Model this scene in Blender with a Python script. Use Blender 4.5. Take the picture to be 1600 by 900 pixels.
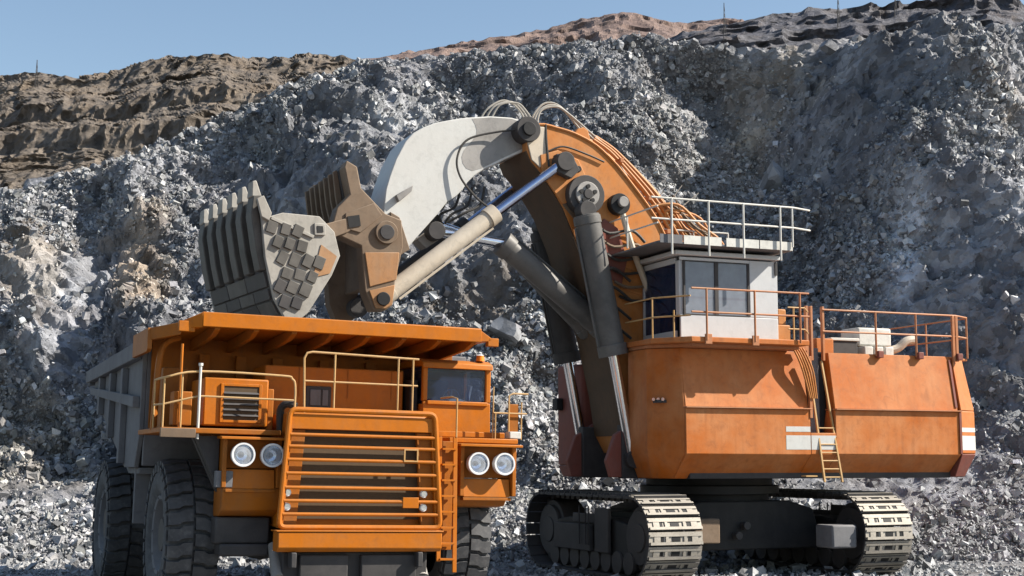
import bpy, math, random
import numpy as np
from mathutils import Vector, Matrix

for o in list(bpy.data.objects):
    bpy.data.objects.remove(o)
R = math.radians
sc = bpy.context.scene
col = sc.collection

# ------------------------------------------------------------------ camera
cam_d = bpy.data.cameras.new('camera'); cam = bpy.data.objects.new('camera', cam_d); col.objects.link(cam)
cam_d.sensor_width = 36.0; cam_d.lens = 50.0; cam_d.clip_start = 0.5; cam_d.clip_end = 6000
cam.location = (0, 0, 3.5)
PITCH = math.atan(270 / 2222.0)
cam.rotation_euler = (R(90) + PITCH, 0, 0)
sc.camera = cam

# ------------------------------------------------------------------ sky and sun
SUN_AZ, SUN_EL = 86.0, 38.0        # degrees to the right of straight behind the camera, height above horizon
sun_vec = Vector((math.cos(R(SUN_EL)) * math.sin(R(SUN_AZ)), -math.cos(R(SUN_EL)) * math.cos(R(SUN_AZ)), math.sin(R(SUN_EL))))
w = bpy.data.worlds.new('World'); sc.world = w; w.use_nodes = True
nt = w.node_tree; bg = nt.nodes['Background']
sky = nt.nodes.new('ShaderNodeTexSky'); sky.sky_type = 'NISHITA'; sky.sun_disc = False
sky.sun_elevation = R(SUN_EL); sky.sun_rotation = math.atan2(sun_vec.x, sun_vec.y)
sky.air_density = 1.15; sky.dust_density = 0.5; sky.ozone_density = 1.0; sky.altitude = 0
nt.links.new(sky.outputs[0], bg.inputs[0]); bg.inputs[1].default_value = 0.074
sd = bpy.data.lights.new('sun', 'SUN'); sd.energy = 5.0; sd.angle = R(0.5); sd.color = (1.0, 0.93, 0.82)
sun = bpy.data.objects.new('sun', sd); col.objects.link(sun); sun.location = (60, -40, 60)
sun.rotation_euler = sun_vec.to_track_quat('Z', 'Y').to_euler()

sc.view_settings.view_transform = 'Standard'; sc.view_settings.look = 'None'
sc.view_settings.exposure = 1.05; sc.view_settings.gamma = 1.0
sc.render.engine = 'CYCLES'
sc.render.resolution_x = 1024; sc.render.resolution_y = 576
sc.cycles.max_bounces = 6

rng = np.random.default_rng(7)
random.seed(7)

# ------------------------------------------------------------------ materials
def new_mat(name):
    m = bpy.data.materials.new(name); m.use_nodes = True
    return m, m.node_tree, m.node_tree.nodes['Principled BSDF']
def N(t, kind, **kw):
    n = t.nodes.new(kind)
    for k, v in kw.items():
        if k in n.inputs: n.inputs[k].default_value = v
        else: setattr(n, k, v)
    return n
def noise(t, scale, detail=4.0, rough=.55, coords='Object', dist=0.0):
    tc = N(t, 'ShaderNodeTexCoord'); n = N(t, 'ShaderNodeTexNoise')
    n.inputs['Scale'].default_value = scale; n.inputs['Detail'].default_value = detail
    n.inputs['Roughness'].default_value = rough; n.inputs['Distortion'].default_value = dist
    t.links.new(tc.outputs[coords], n.inputs['Vector']); return n.outputs['Fac']
def ramp(t, fac, stops):
    r = N(t, 'ShaderNodeValToRGB'); e = r.color_ramp.elements
    while len(e) < len(stops): e.new(0.5)
    for i, (p, c) in enumerate(stops):
        e[i].position = p; e[i].color = (*c, 1) if len(c) == 3 else c
    t.links.new(fac, r.inputs[0]); return r.outputs['Color']
def mix(t, fac, a, b, mode='MIX'):
    n = N(t, 'ShaderNodeMix', data_type='RGBA', blend_type=mode)
    for s, v in ((n.inputs[0], fac), (n.inputs[6], a), (n.inputs[7], b)):
        if hasattr(v, 'is_linked'): t.links.new(v, s)
        else: s.default_value = (*v, 1) if isinstance(v, tuple) and len(v) == 3 else v
    return n.outputs[2]
def mathn(t, op, a, b=0.0):
    n = N(t, 'ShaderNodeMath', operation=op)
    for s, v in ((n.inputs[0], a), (n.inputs[1], b)):
        if hasattr(v, 'is_linked'): t.links.new(v, s)
        else: s.default_value = v
    return n.outputs[0]
def bump(t, bs, h, strength=.3, dist=.02):
    b = N(t, 'ShaderNodeBump'); b.inputs['Strength'].default_value = strength; b.inputs['Distance'].default_value = dist
    t.links.new(h, b.inputs['Height']); t.links.new(b.outputs[0], bs.inputs['Normal'])

def paint(name, base, worn, dust=(.36, .30, .23), dust_amt=.55, rough=.45, scale=1.0, metal=0.0, streak=.5, chip=(.14,.10,.08), chip_at=.70, grime=.38, each=False):
    """paint or metal with faded patches, run-down streaks, chips and settled dust"""
    base, worn, dust, chip = (tuple(.80 * x for x in c_) for c_ in (base, worn, dust, chip))
    m, t, bs = new_mat(name)
    c = ramp(t, noise(t, .55 * scale, 6, .6), [(.35, base), (.72, worn)])
    tc = N(t, 'ShaderNodeTexCoord'); mp = N(t, 'ShaderNodeMapping'); mp.inputs['Scale'].default_value = (5, 5, .5)
    t.links.new(tc.outputs['Object'], mp.inputs[0])
    sn = N(t, 'ShaderNodeTexNoise'); sn.inputs['Scale'].default_value = 1.0; sn.inputs['Detail'].default_value = 5
    t.links.new(mp.outputs[0], sn.inputs['Vector'])
    st = ramp(t, sn.outputs['Fac'], [(.48, (0, 0, 0)), (.75, (1, 1, 1))])
    c = mix(t, mathn(t, 'MULTIPLY', st, streak), c, tuple(x * .55 + y * .18 for x, y in zip(base, dust)))
    ch = ramp(t, noise(t, 9 * scale, 8, .7), [(chip_at, (0, 0, 0)), (chip_at + .03, (1, 1, 1))])
    c = mix(t, mathn(t, 'MULTIPLY', ch, .8), c, chip)
    sm = ramp(t, noise(t, 3.2 * scale, 8, .78, dist=.8), [(.50, (0, 0, 0)), (.66, (1, 1, 1))])
    c = mix(t, mathn(t, 'MULTIPLY', sm, grime), c, tuple(x * .42 + .018 for x in base))
    if each:
        oi = N(t, 'ShaderNodeObjectInfo'); c = mix(t, 1.0, c, ramp(t, oi.outputs['Random'], [(0, (.55, .55, .55)), (1, (1.1, 1.08, 1.05))]), 'MULTIPLY')
    # dust lying on what faces up, and in clouds over the rest
    g = N(t, 'ShaderNodeNewGeometry'); sx = N(t, 'ShaderNodeSeparateXYZ'); t.links.new(g.outputs['Normal'], sx.inputs[0])
    up = mathn(t, 'MULTIPLY', mathn(t, 'MAXIMUM', sx.outputs['Z'], 0.0), 1.0)
    d2 = ramp(t, noise(t, 1.7 * scale, 7, .65), [(.42, (0, 0, 0)), (.8, (1, 1, 1))])
    f = mathn(t, 'MULTIPLY', mathn(t, 'ADD', mathn(t, 'MULTIPLY', up, .8), mathn(t, 'MULTIPLY', d2, .6)), dust_amt)
    f = mathn(t, 'MINIMUM', f, .9)
    c = mix(t, f, c, dust)
    t.links.new(c, bs.inputs['Base Color'])
    rr = mathn(t, 'ADD', mathn(t, 'MULTIPLY', f, .4), rough); t.links.new(mathn(t, 'MINIMUM', rr, .95), bs.inputs['Roughness'])
    bs.inputs['Metallic'].default_value = metal; bs.inputs['Specular IOR Level'].default_value = .2
    bump(t, bs, noise(t, 6 * scale, 6, .7), .22, .02)
    return m

M = {}
M['truck'] = paint('truck_orange', (.54, .152, .003), (.48, .135, .005), dust=(.36, .22, .11), dust_amt=.34, rough=.45, streak=.45, chip_at=.69, grime=.28)
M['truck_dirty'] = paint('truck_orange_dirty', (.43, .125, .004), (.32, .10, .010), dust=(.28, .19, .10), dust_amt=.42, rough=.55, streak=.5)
M['house'] = paint('shovel_orange', (.50, .120, .009), (.60, .25, .095), dust=(.52, .30, .16), dust_amt=.38, rough=.5, streak=.5, chip_at=.68)
M['boom'] = paint('boom_orange', (.54, .185, .035), (.55, .25, .09), dust=(.52, .36, .22), dust_amt=.4, rough=.55, streak=.35)
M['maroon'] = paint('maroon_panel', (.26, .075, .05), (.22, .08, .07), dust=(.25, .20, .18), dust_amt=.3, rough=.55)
M['white'] = paint('white_paint', (.64, .64, .615), (.60, .59, .56), dust=(.55, .51, .45), dust_amt=.22, rough=.4, streak=.12, chip_at=.78, grime=.22)
M['cabgrey'] = paint('cab_white', (.60, .61, .62), (.54, .55, .56), dust=(.55, .53, .50), dust_amt=.25, rough=.45, streak=.12, chip_at=.80, grime=.18)
M['rail'] = paint('rail_cream', (.58, .37, .16), (.55, .30, .10), dust=(.55, .45, .32), dust_amt=.4, rough=.5, streak=.1)
M['railw'] = paint('rail_white', (.72, .71, .66), (.62, .60, .55), dust=(.5, .46, .40), dust_amt=.3, rough=.5, streak=.1)
M['railo'] = paint('rail_orange', (.50, .17, .06), (.46, .24, .13), dust=(.5, .38, .28), dust_amt=.35, rough=.5, streak=.1)
M['steel'] = paint('worn_steel', (.26, .25, .24), (.38, .36, .34), dust=(.50, .47, .43), dust_amt=.5, rough=.55, metal=.25, streak=.3)
M['rust'] = paint('brown_steel', (.17, .115, .075), (.25, .18, .125), dust=(.34, .28, .22), dust_amt=.4, rough=.65, metal=.1, streak=.5)
M['rusto'] = paint('rubbed_orange_steel', (.42, .20, .08), (.36, .22, .12), dust=(.42, .34, .26), dust_amt=.4, rough=.6, streak=.5)
M['darksteel'] = paint('dark_steel', (.045, .043, .045), (.075, .07, .068), dust=(.22, .20, .19), dust_amt=.3, rough=.6, streak=.3)
M['black'] = paint('black_grease', (.016, .016, .018), (.03, .03, .03), dust=(.16, .15, .14), dust_amt=.14, rough=.55, streak=.2)
M['belly'] = paint('dark_brown_plate', (.075, .045, .025), (.13, .075, .04), dust=(.20, .15, .11), dust_amt=.3, rough=.6)
M['cyl'] = paint('grey_cylinder', (.10, .098, .095), (.17, .16, .15), dust=(.30, .28, .26), dust_amt=.4, rough=.4, streak=.3)
M['shoe'] = paint('track_shoe_steel', (.42, .39, .34), (.55, .51, .45), dust=(.52, .48, .42), dust_amt=.5, rough=.55, metal=.2, streak=.3, scale=2, chip_at=.60, each=True)
M['bedgrey'] = paint('dusty_bed_grey', (.15, .15, .16), (.21, .21, .22), dust=(.33, .32, .31), dust_amt=.45, rough=.8, streak=.4)
M['wear'] = paint('dark_wear_plate', (.07, .066, .06), (.13, .12, .11), dust=(.36, .34, .31), dust_amt=.35, rough=.6, metal=.2)
M['pale'] = paint('dusted_bucket_steel', (.30, .28, .25), (.42, .40, .36), dust=(.50, .48, .44), dust_amt=.5, rough=.75)
M['beige'] = paint('beige_barrel', (.62, .55, .45), (.55, .46, .35), dust=(.55, .48, .40), dust_amt=.4, rough=.55, streak=.35)
M['hose'] = paint('black_hose', (.03, .03, .03), (.06, .055, .05), dust=(.3, .27, .24), dust_amt=.3, rough=.5)
M['hosep'] = paint('pale_hose', (.42, .40, .36), (.35, .31, .26), dust=(.45, .41, .36), dust_amt=.4, rough=.6)
M['pipeo'] = paint('orange_pipe', (.58, .22, .05), (.48, .22, .09), dust=(.5, .36, .24), dust_amt=.3, rough=.5)

def simple(name, c, rough=.5, metal=0.0, **kw):
    m, t, bs = new_mat(name)
    bs.inputs['Base Color'].default_value = (*c, 1); bs.inputs['Roughness'].default_value = rough; bs.inputs['Metallic'].default_value = metal
    n = noise(t, 14, 4); t.links.new(mix(t, n, tuple(x * .75 for x in c), tuple(min(1, x * 1.2) for x in c)), bs.inputs['Base Color'])
    for k, v in kw.items(): bs.inputs[k].default_value = v
    return m
M['chrome'] = simple('chrome_rod', (.72, .73, .76), .16, 1.0)
M['chromeb'] = simple('blue_chrome_rod', (.45, .50, .66), .22, 1.0)
M['amber'] = simple('amber_lens', (.8, .22, .02), .2)
M['grille_dark'] = simple('radiator_core', (.075, .045, .02), .8)
M['seat'] = simple('cab_interior', (.045, .05, .065), .8)
M['matt_white'] = simple('plain_white', (.75, .75, .75), .9)
M['yellow'] = simple('yellow_tag', (.55, .42, .08), .7)

def glass_mat(name, tint, a=.35, dirt=.25):
    m, t, bs = new_mat(name)
    bs.inputs['Base Color'].default_value = (*tint, 1); bs.inputs['Roughness'].default_value = .06
    bs.inputs['Specular IOR Level'].default_value = .6
    tr = N(t, 'ShaderNodeBsdfTransparent'); tr.inputs[0].default_value = (.8, .86, .95, 1)
    ms = N(t, 'ShaderNodeMixShader'); out = t.nodes['Material Output']
    d = ramp(t, noise(t, 3.0, 6, .6), [(.4, (a, a, a)), (.75, (min(1, a + dirt),) * 3)])
    t.links.new(d, ms.inputs[0]); t.links.new(tr.outputs[0], ms.inputs[1]); t.links.new(bs.outputs[0], ms.inputs[2])
    t.links.new(ms.outputs[0], out.inputs[0]); return m
M['glass'] = glass_mat('tinted_glass', (.018, .03, .075), .38, .15)
M['glass2'] = glass_mat('dusty_cab_glass', (.20, .22, .26), .72, .2)
M['lens'] = glass_mat('lamp_lens', (.75, .78, .82), .22, .2)
M['reflector'] = simple('lamp_reflector', (.75, .77, .80), .18, .9)
M['lampshell'] = simple('lamp_shell', (.66, .66, .66), .45, .1)

def rubber():
    m, t, bs = new_mat('tyre_rubber')
    c = ramp(t, noise(t, 1.6, 7, .65), [(.3, (.030, .030, .033)), (.7, (.085, .085, .088))])
    d = ramp(t, noise(t, 7, 6, .7), [(.5, (0, 0, 0)), (.85, (1, 1, 1))])
    c = mix(t, mathn(t, 'MULTIPLY', d, .4), c, (.24, .23, .22))
    t.links.new(c, bs.inputs['Base Color']); bs.inputs['Roughness'].default_value = .85
    bump(t, bs, noise(t, 30, 5, .6), .25, .01); return m
M['rubber'] = rubber()

def rock_mat(name, stops, attr=None, brown=(.30, .23, .155), brown_amt=.5, sc1=.16, objrand=False, bumps=.9, bd=.25, vsc=.95):
    m, t, bs = new_mat(name)
    stops = [(p_, (c_[0]*.74, c_[1]*.765, c_[2]*.83)) for p_, c_ in stops]; brown = tuple(.78*x for x in brown)
    c = ramp(t, noise(t, sc1, 6, .7), stops)
    v = N(t, 'ShaderNodeTexVoronoi'); v.inputs['Scale'].default_value = vsc; v.feature = 'F1'
    tc = N(t, 'ShaderNodeTexCoord'); nz = N(t, 'ShaderNodeTexNoise'); nz.inputs['Scale'].default_value = 1.3; nz.inputs['Detail'].default_value = 4
    t.links.new(tc.outputs['Object'], nz.inputs['Vector'])
    wv = N(t, 'ShaderNodeVectorMath', operation='ADD'); t.links.new(tc.outputs['Object'], wv.inputs[0]); t.links.new(nz.outputs['Color'], wv.inputs[1])
    t.links.new(wv.outputs[0], v.inputs['Vector'])
    bw = N(t, 'ShaderNodeRGBToBW'); t.links.new(v.outputs['Color'], bw.inputs[0])
    tone = ramp(t, bw.outputs[0], [(.15, (.55,) * 3), (.85, (1.5,) * 3)])
    c = mix(t, .8, c, tone, 'MULTIPLY')
    if attr:
        a = N(t, 'ShaderNodeAttribute', attribute_name=attr)
        c = mix(t, 1.0, c, a.outputs['Color'], 'MULTIPLY')
    if objrand:
        oi = N(t, 'ShaderNodeObjectInfo'); c = mix(t, 1.0, c, ramp(t, oi.outputs['Random'], [(0, (.6, .6, .62)), (.6, (1.0, 1.0, .98)), (1, (1.5, 1.45, 1.38))]), 'MULTIPLY')
    b = ramp(t, noise(t, .075, 4, .65, dist=.6), [(.50, (0, 0, 0)), (.66, (1, 1, 1))])
    c = mix(t, mathn(t, 'MULTIPLY', b, brown_amt), c, mix(t, noise(t, 1.1, 6), tuple(x * .6 for x in brown), tuple(x * 1.4 for x in brown)))
    t.links.new(c, bs.inputs['Base Color']); bs.inputs['Roughness'].default_value = .8
    bs.inputs['Specular IOR Level'].default_value = .35
    h = mathn(t, 'ADD', noise(t, 3.4, 6, .8), mathn(t, 'MULTIPLY', v.outputs['Distance'], .5))
    bump(t, bs, h, bumps, bd); return m
GREY = [(.28, (.14, .14, .15)), (.45, (.25, .25, .255)), (.60, (.38, .38, .375)), (.75, (.56, .555, .54))]
M['rock'] = rock_mat('blasted_rock', GREY, attr='tone', vsc=2.1, bumps=1.0, bd=.22)
def rubble_mat():
    m, t, bs = new_mat('broken_rubble')
    a = N(t, 'ShaderNodeAttribute', attribute_name='tone')
    c = mix(t, 1.0, ramp(t, noise(t, 1.4, 4, .65), [(.3, (.15, .154, .163)), (.7, (.34, .343, .346))]), a.outputs['Color'], 'MULTIPLY')
    t.links.new(c, bs.inputs['Base Color']); bs.inputs['Roughness'].default_value = .8
    bump(t, bs, noise(t, 9, 3, .65), .6, .06); return m
M['rubble'] = rubble_mat()
M['boulder'] = rock_mat('boulder_rock', [(.3, (.24, .24, .24)), (.6, (.42, .415, .40)), (.8, (.55, .54, .52))], objrand=True, brown_amt=.2, bumps=.6, bd=.1)
M['ground'] = rock_mat('crushed_rock_ground', [(.3, (.14, .135, .13)), (.55, (.23, .225, .215)), (.8, (.34, .33, .315))], brown_amt=.2, sc1=.5, bumps=.5, bd=.08)
M['bench'] = rock_mat('brown_bench_rock', [(.3, (.13, .105, .08)), (.5, (.20, .16, .12)), (.7, (.29, .235, .175))], brown=(.25, .18, .12), brown_amt=.4, sc1=.05, bumps=.8, bd=.8)
M['far'] = rock_mat('far_brown_hill', [(.3, (.16, .105, .085)), (.6, (.24, .165, .13)), (.8, (.30, .215, .17))], brown=(.26, .17, .12), brown_amt=.3, sc1=.02, bumps=.5, bd=1.5)
M['fard'] = rock_mat('far_grey_hill', [(.3, (.085, .08, .09)), (.6, (.13, .125, .13)), (.8, (.19, .175, .165))], brown=(.22, .16, .12), brown_amt=.3, sc1=.03, bumps=.6, bd=1.2)

# ------------------------------------------------------------------ mesh helpers
class MB:
    def __init__(s): s.v = []; s.f = []
    def add(s, vs, fs):
        k = len(s.v); s.v += [tuple(p) for p in vs]; s.f += [tuple(i + k for i in q) for q in fs]; return s
    def box(s, x0, x1, y0, y1, z0, z1):
        return s.add([(x0,y0,z0),(x1,y0,z0),(x1,y1,z0),(x0,y1,z0),(x0,y0,z1),(x1,y0,z1),(x1,y1,z1),(x0,y1,z1)],
                     [(0,3,2,1),(4,5,6,7),(0,1,5,4),(1,2,6,5),(2,3,7,6),(3,0,4,7)])
    def beam(s, p0, p1, wd, ht, up=(0,0,1)):
        p0, p1 = Vector(p0), Vector(p1); d = (p1 - p0).normalized(); u = Vector(up)
        if abs(d.dot(u)) > .98: u = Vector((1, 0, 0))
        sd_ = d.cross(u).normalized() * wd / 2; u = sd_.cross(d).normalized() * ht / 2
        vs = [p + a * sd_ + b * u for p in (p0, p1) for a, b in ((-1,-1),(1,-1),(1,1),(-1,1))]
        return s.add(vs, [(3,2,1,0),(4,5,6,7),(0,1,5,4),(1,2,6,5),(2,3,7,6),(3,0,4,7)])
    def cyl(s, p0, p1, r0, r1=None, n=18, caps=True):
        r1 = r0 if r1 is None else r1
        p0, p1 = Vector(p0), Vector(p1); d = (p1 - p0).normalized()
        a = d.cross(Vector((0,0,1)) if abs(d.z) < .9 else Vector((1,0,0))).normalized(); b = d.cross(a)
        vs = []
        for p, r in ((p0, r0), (p1, r1)):
            for i in range(n):
                t = 2 * math.pi * i / n; vs.append(p + a * (r * math.cos(t)) + b * (r * math.sin(t)))
        fs = [(i, (i+1) % n, n + (i+1) % n, n + i) for i in range(n)]
        if caps: fs += [tuple(range(n - 1, -1, -1)), tuple(range(n, 2*n))]
        return s.add(vs, fs)
    def tube(s, pts, r, n=8, sub=0):
        P = [Vector(p) for p in pts]
        if sub:                                   # catmull-rom through the points
            Q = []
            for i in range(len(P) - 1):
                a, b, c, d = P[max(i-1, 0)], P[i], P[i+1], P[min(i+2, len(P)-1)]
                for k in range(sub):
                    t = k / sub
                    Q.append(.5 * ((2*b) + (c-a)*t + (2*a-5*b+4*c-d)*t*t + (3*b-a-3*c+d)*t**3))
            P = Q + [P[-1]]
        vs = []; ref = None
        for i, p in enumerate(P):
            d = (P[min(i+1, len(P)-1)] - P[max(i-1, 0)]).normalized()
            if ref is None: ref = d.cross(Vector((0,0,1)) if abs(d.z) < .9 else Vector((1,0,0))).normalized()
            ref = (ref - d * ref.dot(d)).normalized(); b = d.cross(ref)
            for k in range(n):
                t = 2 * math.pi * k / n; vs.append(p + ref * (r*math.cos(t)) + b * (r*math.sin(t)))
        fs = [(i*n+k, i*n+(k+1) % n, (i+1)*n+(k+1) % n, (i+1)*n+k) for i in range(len(P)-1) for k in range(n)]
        fs += [tuple(range(n-1, -1, -1)), tuple(range((len(P)-1)*n, len(P)*n))]
        return s.add(vs, fs)
    def prism(s, pts, lo, hi, axis='y'):
        n = len(pts); area = sum(pts[i][0]*pts[(i+1) % n][1] - pts[(i+1) % n][0]*pts[i][1] for i in range(n))
        if area < 0: pts = pts[::-1]
        def mk(q, h): return (q[0], h, q[1]) if axis == 'y' else ((h, q[0], q[1]) if axis == 'x' else (q[0], q[1], h))
        vs = [mk(q, lo) for q in pts] + [mk(q, hi) for q in pts]
        fs = [(i, (i+1) % n, n+(i+1) % n, n+i) for i in range(n)] + [tuple(range(n-1, -1, -1)), tuple(range(n, 2*n))]
        if axis == 'y': fs = [f[::-1] for f in fs]
        return s.add(vs, fs)
    def lathe(s, prof, c, axis='x', n=40, a0=0.0):
        """prof: (h along axis, radius)"""
        vs = []
        for h, r in prof:
            for i in range(n):
                t = 2*math.pi*i/n + a0; u, w_ = r*math.cos(t), r*math.sin(t)
                vs.append((c[0]+h, c[1]+u, c[2]+w_) if axis == 'x' else ((c[0]+u, c[1]+h, c[2]+w_) if axis == 'y' else (c[0]+u, c[1]+w_, c[2]+h)))
        m = len(prof)
        fs = [(j*n+i, j*n+(i+1) % n, (j+1)*n+(i+1) % n, (j+1)*n+i) for j in range(m-1) for i in range(n)]
        if axis == 'y': fs = [f[::-1] for f in fs]
        return s.add(vs, fs)
    def mesh(s, name, mat, angle=32):
        me = bpy.data.meshes.new(name); me.from_pydata(s.v, [], s.f); me.validate()
        me.polygons.foreach_set('use_smooth', [True] * len(me.polygons)); me.set_sharp_from_angle(angle=R(angle))
        me.materials.append(M[mat] if isinstance(mat, str) else mat); me.update(); return me
    def build(s, name, mat, parent=None, bev=0.0, loc=None, rot=None, label=None, kind=None):
        o = bpy.data.objects.new(name, s.mesh(name, mat)); col.objects.link(o); o.parent = parent
        if loc is not None: o.location = loc
        if rot is not None: o.rotation_euler = rot
        if bev:
            b = o.modifiers.new('edge', 'BEVEL'); b.width = bev; b.segments = 2; b.limit_method = 'ANGLE'; b.angle_limit = R(40)
        if label: o['label'] = label
        if kind: o['kind'] = kind
        return o
def dup(o, parent, loc=None, rot=None):
    c = o.copy(); col.objects.link(c); c.parent = parent
    if loc is not None: c.location = loc
    if rot is not None: c.rotation_euler = rot
    return c
def tag(o, label, cat, group=None):
    o['label'] = label; o['category'] = cat
    if group: o['group'] = group
    return o
def empty(name, mat4):
    o = bpy.data.objects.new(name, None); col.objects.link(o); o.matrix_world = mat4; o.empty_display_size = .5; return o

# ------------------------------------------------------------------ noise for terrain
def _h(ix, iy, iz, s):
    n = (ix.astype(np.int64)*374761393 + iy.astype(np.int64)*668265263 + iz.astype(np.int64)*2147483647 + s*974634) & 0xffffffff
    n = ((n ^ (n >> 13)) * 1274126177) & 0xffffffff
    return ((n ^ (n >> 16)) & 0xffff) / 32767.5 - 1.0
def vnoise(P, s=0):
    i = np.floor(P); f = P - i; f = f*f*f*(f*(f*6-15)+10); i = i.astype(np.int64); r = 0
    for a in (0, 1):
        for b in (0, 1):
            for c in (0, 1):
                wgt = (f[..., 0] if a else 1-f[..., 0])*(f[..., 1] if b else 1-f[..., 1])*(f[..., 2] if c else 1-f[..., 2])
                r = r + wgt*_h(i[..., 0]+a, i[..., 1]+b, i[..., 2]+c, s)
    return r
def fbm(P, octs, s=0, ridged=False):
    r = 0
    for k, (wl, amp) in enumerate(octs):
        n = vnoise(P / wl + 17.3*k, s + k)
        r = r + amp * ((1 - 2*np.abs(n)) if ridged else n)
    return r
def grid_mesh(name, V, mat, colors=None, flat=True, closed=False):
    nr, nc = V.shape[:2]
    idx = np.arange(nr*nc).reshape(nr, nc)
    q = np.stack([idx[:-1, :-1], idx[:-1, 1:], idx[1:, 1:], idx[1:, :-1]], -1).reshape(-1, 4)
    # alternate diagonals at random so that the facets do not line up
    sw = rng.random(len(q)) < .5
    t1 = np.where(sw[:, None], q[:, [0, 1, 2]], q[:, [0, 1, 3]]); t2 = np.where(sw[:, None], q[:, [0, 2, 3]], q[:, [1, 2, 3]])
    F = np.concatenate([t1, t2]); return tri_mesh(name, V.reshape(-1, 3), F, mat, None if colors is None else colors.reshape(-1, 3), flat)
def tri_mesh(name, V, F, mat, colors=None, flat=True):
    me = bpy.data.meshes.new(name); me.vertices.add(len(V)); me.vertices.foreach_set('co', V.astype(np.float32).ravel())
    me.loops.add(F.size); me.loops.foreach_set('vertex_index', F.astype(np.int32).ravel())
    me.polygons.add(len(F)); me.polygons.foreach_set('loop_start', np.arange(0, F.size, 3, dtype=np.int32))
    me.update(calc_edges=True); me.validate()
    me.polygons.foreach_set('use_smooth', [not flat] * len(me.polygons))
    if colors is not None:
        a = me.color_attributes.new('tone', 'FLOAT_COLOR', 'POINT')
        a.data.foreach_set('color', np.c_[colors, np.ones(len(colors))].astype(np.float32).ravel())
    me.materials.append(mat); o = bpy.data.objects.new(name, me); col.objects.link(o); return o
F_PX = 2222.0
def unproj(u, v, Y):
    """survey of the photograph: point at depth Y seen in direction (u, v)"""
    cx = (u - 800)/F_PX; cy = -(v - 450)/F_PX
    dy = math.cos(PITCH) - math.sin(PITCH)*cy; dz = math.sin(PITCH) + math.cos(PITCH)*cy
    return np.stack(np.broadcast_arrays(cx*Y/dy, Y + 0*dz, 3.5 + dz*Y/dy), -1)

# ================================================================== THE PIT: ground, rock face, hills
def interp(x, pts): return np.interp(x, [p[0] for p in pts], [p[1] for p in pts])
CREST = [(-600, 460), (-300, 385), (0, 306), (100, 282), (190, 252), (300, 206), (450, 140), (560, 97), (700, 86), (870, 72), (985, 52),
         (1100, 65), (1180, 74), (1290, 72), (1430, 56), (1600, 42), (1900, 24), (2200, 4)]
# which way the face turns: + to the right (towards the sun), - to the left, every 100 px of the survey
LEAN_X = np.arange(-100, 1701, 100)
LEAN = {
     80: [.2, .2, .2, .1, .2, .2, .4, .3, .4, .2, -.2, .5, .3, -.7, -.8, -.5, .9, .6, .5],
    190: [.2, .2, .2, .1, .3, .1, -.4, .3, .5, -.4, -.7, .5, .6, -.4, -1.0, -1.0, .9, .5, .4],
    300: [.4, .4, .3, -.2, .6, -.5, -.6, -.2, .3, .1, -.5, .4, .6, -.3, -1.0, -.9, .2, .6, .5],
    400: [-.5, -.6, .5, -1.0, .8, -.5, -.2, .2, .3, .4, .4, .2, .2, -.7, -.8, -.6, -.6, .6, .3],
    500: [-.8, -.9, .25, -1.0, .6, .1, .1, .3, .4, .5, .5, .3, .1, -.6, -.6, -.6, -.6, .5, .2],
    600: [-.9, -.9, -.7, -1.0, -.3, .2, .3, .3, .4, .5, .5, .4, .2, -.2, -.4, -.5, -.5, -.2, .1],
    700: [.1, .4, -.3, -.2, .2, .3, .3, .3, .4, .4, .4, .3, .3, .2, .1, .1, .1, .1, .2],
    880: [.2] * 19 }
ys = sorted(LEAN)
LT = np.array([LEAN[y] for y in ys])

NC, NR = 560, 420
U = np.linspace(-420, 2060, NC)
T = np.linspace(0, 1, NR)
UU, TT = np.meshgrid(U, T)
UU = UU + rng.uniform(-1.6, 1.6, UU.shape)
TTj = np.clip(TT + rng.uniform(-.0009, .0009, UU.shape), 0, 1)
crest = interp(UU, CREST)
VV = 880 + (crest - 880) * TTj
depth = np.interp(TTj, [0, .12, .30, .45, .7, 1.0], [51, 55, 61, 65.5, 74, 86])
B = unproj(UU, VV, depth)
# big buttresses and gullies
def lean(u, v):
    r = np.interp(v, ys, np.arange(len(ys))); i = np.clip(np.floor(r).astype(int), 0, len(ys)-2); fr = r - i
    c = np.clip((u - LEAN_X[0]) / 100, 0, len(LEAN_X)-1.001); j = np.floor(c).astype(int); fc = c - j
    fc = fc*fc*(3-2*fc)
    return (LT[i, j]*(1-fc)+LT[i, j+1]*fc)*(1-fr) + (LT[i+1, j]*(1-fc)+LT[i+1, j+1]*fc)*fr
warp = 45 * vnoise(np.stack([UU/150, VV/150, 0*UU], -1), 3) + 18 * vnoise(np.stack([UU/50, VV/50, 0*UU], -1), 4)
G = lean(UU + warp - .18*(VV-300), VV + warp*.6)
dX = np.gradient(B[..., 0], axis=1)
# relief whose sideways slope follows the survey and that stays smooth down the face (least squares on a coarse grid)
gt = np.where(G < 0, -3.2 * G, -1.3 * G)
cu = np.arange(0, NC, 6); cr = np.arange(0, NR, 10)
gc = gt[np.ix_(cr, cu)]; gc = gc - gc.mean(); hx = dX[np.ix_(cr, cu)] * 6; hy = 1.3
Dc = np.zeros_like(gc)
rhs = gc * hx
for it in range(900):
    L_ = np.roll(Dc, 1, 1) + rhs; L_[:, 0] = Dc[:, 0]
    R_ = np.roll(Dc, -1, 1) - np.roll(rhs, -1, 1); R_[:, -1] = Dc[:, -1]
    Un = np.roll(Dc, 1, 0); Un[0] = Dc[0]; Dn = np.roll(Dc, -1, 0); Dn[-1] = Dc[-1]
    Dc = (L_ + R_ + .8*(Un + Dn)) / (3.6 + .012)
tmp = np.stack([np.interp(np.arange(NC), cu, Dc[i]) for i in range(len(cr))])
D = np.stack([np.interp(np.arange(NR), cr, tmp[:, j]) for j in range(NC)], 1)
D -= D.mean()
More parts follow.
